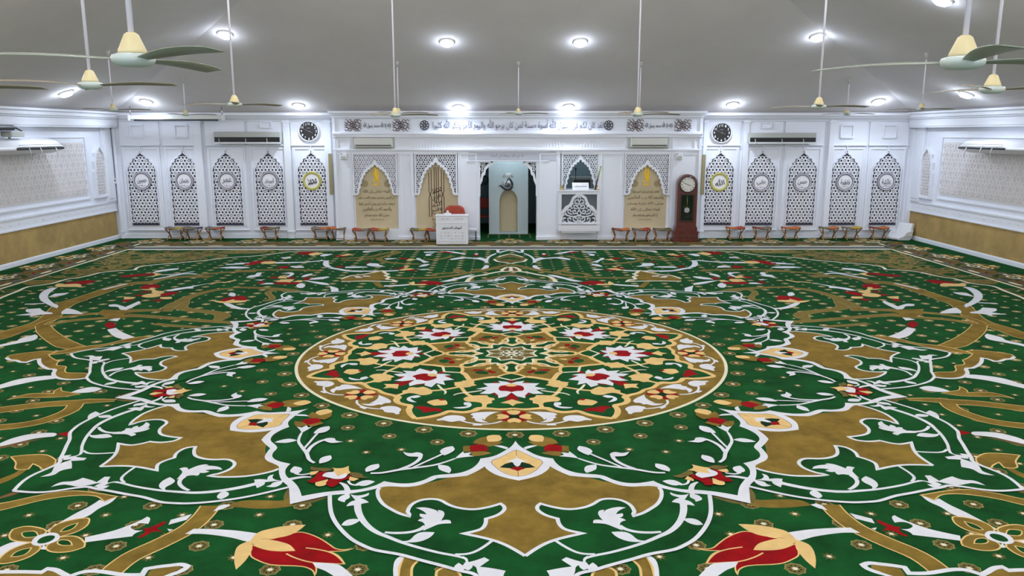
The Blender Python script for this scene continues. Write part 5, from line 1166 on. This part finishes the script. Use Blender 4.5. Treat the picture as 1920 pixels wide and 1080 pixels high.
b.lathe([(.235, .12), (.24, .15), (.215, .16), (.21, .13)], 'wood_dark', c=(0, 0, hs), n=40, M=MX, cap=False); b.span((-.21, -.14, .62), (-.17, -.12, hs-.27), 'wood_dark'); b.span((.17, -.14, .62), (.21, -.12, hs-.27), 'wood_dark'); b.span((-.21, -.14, hs-.3), (.21, -.12, hs-.26), 'wood_dark'); b.span((-.21, -.14, .58), (.21, -.12, .62), 'wood_dark'); b.build('moulding', t)
b = MB(); b.lathe([(.205, .12), (.205, .14)], 'clock_dial', c=(0, 0, hs), n=40, M=MX); b.build('dial', t)
for k in range(12):
    a = k*math.pi/6; b = MB() if k == 0 else b; b.box((.17*math.sin(a), -.143, hs+.17*math.cos(a)), (.014, .004, .03), 'black_plastic')
b.build('hour_marks', t)
for nm, a, l in (('hour_hand', math.radians(112), .09), ('minute_hand', math.radians(-68), .14)): b = MB(); b.tube([(0, -.148, hs), (l*math.sin(a), -.148, hs+l*math.cos(a))], .006, 'black_plastic', 6); b.build(nm, t)
b = MB(); b.span((-.17, -.128, .62), (.17, -.122, hs-.3), 'dark_glass'); b.build('glass_door', t)
b = MB(); b.tube([(0, -.135, hs-.32), (0, -.135, .95)], .006, 'brass'); b.lathe([(.075, 0), (.075, .012)], 'steel', c=(0, -.13, .92), n=24, M=MX); b.build('pendulum', t)
# ------------------------------------------------------------------ lectern group
Y = 22.35; x0 = on_depth(818, 459, Y)[0]; x1 = on_depth(877.5, 459, Y)[0]; w = x1-x0; h = on_depth(848, 406, Y)[1]
t = thing('lectern', 'white box lectern with Arabic lettering on its front, before the left alcove', 'lectern', ((x0+x1)/2, Y, .008))
b = MB(); b.span((-w/2, 0, 0), (w/2, .34, h), 'white_plastic'); b.build('body', t, bevel=.012)
b = MB()
for sx in (-1, 1): b.span((sx*(w/2-.03)-.02, -.012, .03), (sx*(w/2-.03)+.02, 0, h-.02), 'trim_paint')
b.span((-w/2+.06, -.012, .1), (w/2-.06, 0, .13), 'trim_paint'); b.span((-w/2+.06, -.012, h-.2), (w/2-.06, 0, h-.17), 'trim_paint'); b.build('front_frame', t)
b = MB()
for i in range(7):
    for j in range(3):
        b.lathe([(.03, 0), (.012, .01)], 'trim_paint', c=(-w*.33+i*w*.11, -.001, .17+j*.085), n=6, M=MX)
b.build('relief', t)
letters('lettering', 'أبوبكر الصديق', .56, .11, 'letter_dark', .006, t, (0, -.006, h*.60), bold=.01)
for sx in (-1, 1): letters('small_lettering', 'الله أكبر', .24, .035, 'letter_grey', .005, t, (sx*.2, -.006, h-.07))
b = MB(); b.span((-w/2-.02, -.02, h), (w/2+.02, .36, h+.03), 'white_plastic'); b.build('top', t, bevel=.01)
t = thing('tissue_box', 'small crumpled white tissue pack lying on the lectern top', 'tissue', ((x0+x1)/2-.13, Y+.2, h+.03))
b = MB(); b.box((0, 0, .025), (.2, .12, .05), 'white_plastic'); b.build('pack', t, bevel=.015); b = MB(); b.lathe([(.015, 0), (.05, .03), (.02, .06), (.03, .08)], 'white_plastic', c=(0, 0, .045), n=7); b.build('tissue', t)
Y = 23.02; xc = on_depth(852, 400, Y)[0]; zt = on_depth(852, 387, Y)[1]
t = thing('armchair', 'orange-brown padded armchair behind the white lectern', 'chair', (xc, Y, .008))
b = MB(); b.prism([(-.29, 0), (.29, 0), (.30, .35), (.26, .5), (.15, .56), (-.15, .56), (-.26, .5), (-.30, .35)], lambda a, z, d: (a, d+.14, zt-.56+z), .12, 'chair_orange'); b.build('backrest', t, bevel=.04)
b = MB(); b.box((0, .0, .44), (.58, .42, .13), 'chair_orange'); b.build('seat', t, bevel=.04)
for sx in (-1, 1):
    b = MB(); b.box((sx*.33, -.04, .66), (.07, .32, .05), 'chair_orange'); b.tube([(sx*.33, .1, .64), (sx*.3, .12, .42)], .02, 'black_plastic'); b.build('armrest', t, bevel=.015)
b = MB(); b.tube([(0, -.05, .38), (0, -.05, .1)], .03, 'black_plastic'); b.build('column', t)
b = MB()
for k in range(5): a = k*1.2566; b.tube([(0, -.05, .1), (.26*math.cos(a), -.05+.2*math.sin(a), .03)], .018, 'black_plastic')
b.build('star_base', t)
Y = 23.12; xc = on_depth(882, 440, Y)[0]
t = thing('side_table', 'small low table with a white top and black legs right of the lectern', 'table', (xc+.02, Y, .008)); b = MB(); b.box((0, 0, .33), (.36, .3, .06), 'white_plastic'); b.build('tabletop', t, bevel=.006)
for sx in (-1, 1):
    for sy in (-1, 1): b = MB(); b.tube([(sx*.14, sy*.11, 0), (sx*.14, sy*.11, .3)], .012, 'black_plastic'); b.build('leg', t)
# ------------------------------------------------------------------ folding stools with cloth tops along the back wall
def make_stool(label, c1, c2, loc, rz):
    t = thing('folding_stool', label, 'stool', loc, rz, 'low folding stools along the back wall')
    for c_, xa, xb in ((c1, -.24, 0.0), (c2, 0.0, .24)):
        b = MB(); n = 6; vs = []; 
        for i in range(n+1):
            u = i/n; x = xa+(xb-xa)*u; s = -.03*math.sin(math.pi*(x+.24)/.48)
            for y in (-.15, .15): vs += [(x, y, .33+s), (x, y, .375+s)]
        fs = []
        for i in range(n):
            a = i*4; bq = a+4; fs += [(a, a+2, bq+2, bq), (a+1, bq+1, bq+3, a+3), (a, bq, bq+1, a+1), (a+2, a+3, bq+3, bq+2)]
        fs += [(0, 1, 3, 2), (n*4, n*4+2, n*4+3, n*4+1)]
        b.add(vs, fs, 'cloth_'+c_, True); b.build('cloth_top', t)
    for sx in (-1, 1):
        for k, (ya, yb) in enumerate(((-.13, .13), (.13, -.13))):
            b = MB(); xt = sx*(.225 if k == 0 else .215); xm_ = sx*(.165+.01*k)
            b.tube([(sx*.24, ya, .34), (xm_, 0, .15), (sx*.20, yb, .0)], [.018, .02, .018], 'stool_wood' if k else 'stool_wood_dark', 6); b.build('leg', t)
    for y in (-.13, .13): b = MB(); b.tube([(-.19, y*.8, .04), (.19, y*.8, .04)], .009, 'stool_wood', 6); b.build('crossbar', t)
    for y in (-.15, .15): b = MB(); b.tube([(-.235, y, .34), (.235, y, .34)], .011, 'stool_wood', 6); b.build('top_rail', t)
ST = [(329, 'grey', 'yellow', 'leftmost of all'), (362, 'grey', 'blue', 'second from the left, dark blue end'), (404, 'grey', 'red', 'third from the left'), (507, 'maroon', 'green', 'alone under the fourth lattice panel'), (602, 'grey', 'orange', 'left of the pair by the left round clock'), (635, 'orange', 'grey', 'right of the pair by the left round clock'),
      (678, 'red', 'grey', 'under the left part of the left inscription board'), (712, 'red', 'yellow', 'under the right part of the left inscription board'), (786, 'green', 'yellow', 'left of the lectern'), (815, 'red', 'orange', 'half hidden by the lectern'),
      (1164, 'maroon', 'orange', 'first one right of the pulpit'), (1202, 'grey', 'red', 'under the middle of the right inscription board'), (1244, 'grey', 'green', 'left beside the longcase clock base'), (1378, 'orange', 'red', 'first one right of the longcase clock'), (1428, 'maroon', 'grey', 'second one right of the longcase clock'),
      (1482, 'orange', 'orange', 'third one right of the longcase clock'), (1553, 'green', 'orange', 'left under the second right-hand panel'), (1596, 'grey', 'yellow', 'right under the second right-hand panel'), (1647, 'maroon', 'orange', 'rightmost, beside the white floor chair')]
for i, (px, c1, c2, wh) in enumerate(ST):
    Y = 23.42 if px < 640 or px > 1310 else 23.08
    if px == 815: Y = 23.02
    if px == 1244: px = 1241
    x = on_depth(px, 440, Y)[0]
    make_stool('folding stool with %s and %s top, %s' % (c1, c2, wh) if c1 != c2 else 'folding stool with an all %s top, %s' % (c1, wh), c1, c2, (x, Y, .009), (-.16 if px < 900 else .16)*(1 if i % 2 else .5))
# white legless floor chair in the right corner
Y = 23.35; x = on_depth(1684, 440, Y)[0]
t = thing('floor_chair', 'white legless floor chair in the right corner of the hall', 'chair', (x, Y, 0), -1.15)
b = MB(); b.prism([(-.25, .02), (.22, .0), (.30, .06), (.30, .14), (.1, .16), (-.28, .10)], lambda a, z, d: (-.25+d, a, z), .5, 'white_plastic'); b.build('seat', t, bevel=.03)
b = MB(); b.prism([(.16, .10), (.28, .08), (.38, .46), (.34, .5), (.26, .48)], lambda a, z, d: (-.24+d, a, z), .48, 'white_plastic'); b.build('backrest', t, bevel=.03)
for sx in (-1, 1): b = MB(); b.prism([(-.1, .12), (.26, .12), (.3, .3), (.0, .24)], lambda a, z, d: (sx*.26-.03+d, a, z), .05, 'white_plastic'); b.build('armrest', t, bevel=.015)
# ------------------------------------------------------------------ small wall fittings
for px, py, l in ((644, 293, 'small white speaker box on the pier left of the mihrab'), (1274, 293, 'small white speaker box on the pier above the longcase clock')):
    x, z = on_depth(px, py, YC-.08); t = thing('speaker_box', l, 'speaker', (x, YC-.08, z), 0, 'small wall speakers')
    b = MB(); b.box((0, .03, 0), (.2, .10, .18), 'white_plastic'); b.build('case', t, bevel=.02); b = MB(); b.box((0, -.022, -.03), (.14, .006, .06), 'ac_case_grey'); b.build('grille', t); b = MB(); b.box((-.06, -.02, .07), (.03, .02, .02), 'black_plastic'); b.build('sensor', t)
for (pa, pya, pb, pyb, l) in ((618, 288, 623, 365, 'narrow olive strip leaning on the wall left of the mihrab block'), (1320, 290, 1316, 365, 'narrow olive strip leaning on the wall behind the longcase clock')):
    xa, za = on_depth(pa, pya, YB-.2); xb, zb2 = on_depth(pb, pyb, YB-.2); b = MB(); b.box((0, 0, 0), (.11, .03, za-zb2), 'olive_strip'); b.box((0, -.018, 0), (.03, .006, za-zb2-.05), 'stamp_tan')
    o = b.build('wall_strip', loc=((xa+xb)/2, YB-.20, (za+zb2)/2), bevel=.004); tag(o, l, 'strip', 'olive wall strips')
for px, py, l in ((227, 339, 'small round wall socket by the left corner'), (1702, 341, 'small round wall socket by the right corner')):
    pass
Yk = YB-.16; x, z = on_depth(230, 339, YB-.14); b = MB(); b.box((0, 0, 0), (.06, .03, .16), 'white_plastic'); b.box((0, -.018, .01), (.03, .01, .04), 'black_plastic'); o = b.build('wall_switch', loc=(XL+.1, YB-.14, z)); tag(o, 'small white wall switch with dark button by the left corner', 'switch')
# side wall niches and lattice fields
for s, X, nm in ((1, XL, 'left'), (-1, XR, 'right')):
    if s > 0: (ya, _), (yb, zb3) = on_side(177, 372, X), on_side(202, 368, X); _, zt3 = on_side(190, 272, X)
    else: (ya, _), (yb, zb3) = on_side(1748, 375, X), on_side(1722, 370, X); _, zt3 = on_side(1735, 275, X)
    ya, yb = min(ya, yb), max(ya, yb); yc = (ya+yb)/2; hw = (yb-ya)/2; hz_ = zt3-zb3
    half = [(hw, 0), (hw, hz_*.5), (hw*.9, hz_*.56), (hw*.92, hz_*.7), (hw*.75, hz_*.78), (hw*.7, hz_*.86), (hw*.35, hz_*.93), (0, hz_)]
    t = thing('arched_wall_niche', 'white arched relief panel on the %s side wall near the corner' % nm, 'relief panel', (X, yc, zb3), 0, 'arched side wall reliefs')
    po = closed(half); pi_ = closed([(a*.76, z*.93+hz_*.03) for a, z in half])
    b = MB(); n = len(po)
    for j in range(n):
        q = [po[j], po[(j+1) % n], pi_[(j+1) % n], pi_[j]]; b.add([(s*.09, a, z) for a, z in q]+[(0, a, z) for a, z in q], [(0, 1, 2, 3), (0, 4, 5, 1), (3, 2, 6, 7)], tr)
    b.build('raised_border', t)
    b = MB(); b.add([(s*.02, a, z) for a, z in pi_], [tuple(q) for q in tess(pi_)], 'grey_relief'); b.build('panel_back', t)
    la = lattice(lambda a, z: inpoly((a*1.1, z), pi_) and z > hz_*.1, -hw, hw, 0, hz_, .1, 'grey_relief', .5); la.v = [(s*.035, v[0], v[2]) for v in la.v]; solidify(la.build('relief_lattice', t), .012)
    # long lattice field
    y1 = on_side(157 if s > 0 else 1769, 300, X)[0]; zlo, zhi = 1.42, 2.86
    t = thing('lattice_field', 'long rectangular grey relief lattice along the %s side wall' % nm, 'relief panel', (X, y1, zlo), 0, 'side wall lattice fields')
    Lf = 6.0
    b = MB(); b.span((0, -Lf, 0), (s*.012, 0, zhi-zlo), 'grey_relief'); b.build('panel_back', t)
    la = lattice(lambda a, z: -Lf+.03 < a < -.03 and .04 < z < zhi-zlo-.04, -Lf, 0, 0, zhi-zlo, .14, 'grey_relief', .5); la.v = [(s*.018, v[0], v[2]) for v in la.v]; solidify(la.build('relief_lattice', t), .012)
    b = MB()
    for (a0, a1, z0_, z1_) in ((-Lf, .12, -.13, -.09), (-Lf, .12, zhi-zlo+.12, zhi-zlo+.15), (.09, .12, -.13, zhi-zlo+.15)): b.span((0, a0, z0_), (s*.035, a1, z1_), tr)
    b.build('frame_moulding', t)
# ------------------------------------------------------------------ ceiling fans
def make_fan(label, px, py, D, rot, near=False, green=False, x=None):
    if x is None: x, z = on_depth(px, py, D)
    else: z = on_depth(px, py, D)[1]
    cz = ceil_z(x, D)-z
    t = thing('ceiling_fan', label, 'ceiling fan', (x, D, z), 0, 'long-rod ceiling fans')
    b = MB(); b.tube([(0, 0, .12), (0, 0, cz-.02)], .014, 'pole_white', 10); b.build('rod', t)
    b = MB(); b.lathe([(.018, cz-.12), (.045, cz-.04), (.05, cz-.01), (.05, cz+.02)], 'ac_case_grey', n=16); b.build('canopy', t)
    b = MB(); b.lathe([(.068, .03), (.066, .045), (.034, .12), (.02, .13)], 'fan_cream', n=24); b.build('bell', t)
    b = MB(); b.lathe([(.02, -.036), (.07, -.032), (.098, -.014), (.104, .004), (.098, .02), (.066, .03)], 'fan_motor', n=28); b.build('motor', t)
    for k in range(3):
        a = math.radians(rot+120*k); M_ = Matrix.Rotation(a, 3, 'Z'); b = MB()
        vs = []; n = 8
        for i in range(n+1):
            u = i/n; r = .09+u*.67; w = .025+.035*math.sin(min(1, u*1.4)*math.pi/2)*(1 if u < .85 else 1-(u-.85)*2.0); tw = -.2+.06*u; dz = .012*math.sin(u*math.pi)
            for sg in (-1, 1): 
                for th in (0, .004): vs.append(M_ @ Vector((r, sg*w, dz+sg*w*tw+th)))
        fs = []
        for i in range(n):
            p = i*4; q = p+4; fs += [(p, p+2, q+2, q), (p+1, q+1, q+3, p+3), (p, q, q+1, p+1), (p+2, p+3, q+3, q+2)]
        fs += [(0, 1, 3, 2), (n*4, n*4+2, n*4+3, n*4+1)]
        b.add(vs, fs, 'fan_blade_green' if green else 'fan_blade', True); b.build('blade', t)
    return t
FANS = [(250, 112, 4.1, 80, 'largest, nearest ceiling fan at upper left', True), (170, 160, 7.2, 117, 'ceiling fan at left, just beyond the nearest left one', False), (440, 196, 11.5, 50, 'fan above the hall left, beside the projector screen', False), (212, 206, 17.5, 10, 'small far ceiling fan in front of the left end of the projector screen', False),
        (348, 215, 21.4, 20, 'faint far ceiling fan before the middle of the projector screen', False), (741, 216, 14.5, 5, 'fan, longer-rod one of two overlapping left of centre', False), (747, 212, 20.5, 0, 'fan, farther of two overlapping left of centre', False), (972, 213, 20.5, 10, 'far ceiling fan in the middle above the mihrab frieze', False),
        (1195, 215, 14.5, 0, 'ceiling fan on the longer rod, right of centre', False), (1199, 211, 20.5, 8, 'farther ceiling fan right of centre, behind the long-rod one', False), (1535, 200, 11.5, 10, 'ceiling fan above the right part of the hall, over the long air conditioner', False), (1588, 214, 21.4, 5, 'faint far ceiling fan above the right lattice panels', False),
        (1728, 205, 17.5, 8, 'small far ceiling fan near the right wall corner', False), (1805, 117, 4.1, 14, 'largest, nearest ceiling fan at upper right', True), (1860, 168, 7.2, 105, 'ceiling fan at the right edge, beyond the nearest right one', False)]
for px, py, D, rot, l, g in FANS: make_fan('long-rod cream '+l, px, py, D, rot, green=g)
make_fan('long-rod cream ceiling fan cut off by the left edge, only a blade tip showing', -105, 166, 6.2, 0)
# ------------------------------------------------------------------ ceiling lamps
def make_lamp(label, x, y, z, vis=True, power=LAMP_W):
    # tilt with the ceiling plane
    d = [YB-y, x-XL, XR-x]; k = d.index(min(d)); nrm = [Vector((0, -SL, -1)), Vector((SL, 0, -1)), Vector((-SL, 0, -1))][k].normalized()
    if min(d) > 11.8: nrm = Vector((0, 0, -1))
    if vis:
        q = Vector((0, 0, -1)).rotation_difference(nrm).to_matrix()
        t = thing('ceiling_lamp', label, 'ceiling light', (x, y, z), 0, 'round ceiling lamps')
        b = MB(); b.lathe([(.17, .02), (.17, -.03), (.15, -.04)], 'lamp_rim', n=28, M=q); b.build('rim', t)
        b = MB(); b.lathe([(.15, -.03), (.148, -.06), (.11, -.09), (.02, -.105)], 'lamp_glass', n=28, M=q); b.build('diffuser', t)
    L = bpy.data.lights.new('lamp_light', 'SPOT' if vis else 'POINT'); L.energy = power*(4 if vis else 1); L.color = (.74, .85, 1.0) if vis else ((1.0, .90, .80) if abs(x) > 7 else (.95, .95, .98)); L.shadow_soft_size = .11
    if vis: L.spot_size = math.radians(172); L.spot_blend = .55
    o = bpy.data.objects.new('lamp_light', L); COL.objects.link(o); o.location = Vector((x, y, z))+nrm*(.11 if vis else .3); o.rotation_euler = Vector((0, 0, -1)).rotation_difference(nrm).to_euler()
    if vis:
        L = bpy.data.lights.new('lamp_glow', 'POINT'); L.energy = power*.26; L.color = (.74, .85, 1.0); L.shadow_soft_size = .1
        o = bpy.data.objects.new('lamp_glow', L); COL.objects.link(o); o.location = Vector((x, y, z))+nrm*.22
LAMPS = [(838, 78, 'high above the mihrab, left of the middle'), (1088, 78, 'high above the mihrab, right of the middle'), (860, 200, 'just above the frieze, left of the centre fan'), (1066, 199, 'just above the frieze, right of the centre fan'),
         (422, 63, 'by the left ceiling fold, beside a fan rod'), (1533, 68, 'by the right ceiling fold, beside a fan rod'), (560, 197, 'above the left round clock'), (1374, 195, 'above the right round clock'), (123, 173, 'on the left ceiling slope behind the fan'), (1812, 175, 'on the right ceiling slope behind the fan'),
         (274, 190, 'near the left corner above the projector screen'), (1647, 189, 'near the right corner above the lattice panels'), (1768, -2, 'at the top edge of the picture, upper right')]
for px, py, l in LAMPS:
    x, y, z = on_ceiling(px, py); make_lamp('round glowing ceiling lamp '+l, x, y, z, True, LAMP_W*(1.3 if py > 150 else .75))
for x in (-8, -2.7, 2.7, 8):
    for y in (15.0, 10.5, 5.5, 1.0):
        if abs(x) > 7 and y > 12: continue
        make_lamp('', x, y, ceil_z(x, y), False, FAR_W)
L = bpy.data.lights.new('niche_fill', 'POINT'); L.energy = 26; L.color = (.85, .95, 1); L.shadow_soft_size = .15; o = bpy.data.objects.new('niche_fill', L); COL.objects.link(o); o.location = ((oL+oR)/2, YB+.5, 3.1)  # unseen fill light without a fixture, added to brighten the doorway interior
L = bpy.data.lights.new('pulpit_fill', 'POINT'); L.energy = 20; L.color = (.8, .9, 1); L.shadow_soft_size = .15; o = bpy.data.objects.new('pulpit_fill', L); COL.objects.link(o); o.location = (ax3, YB+2.0, 3.1)  # another added fill, no lamp there, lifts the room behind the pulpit arch
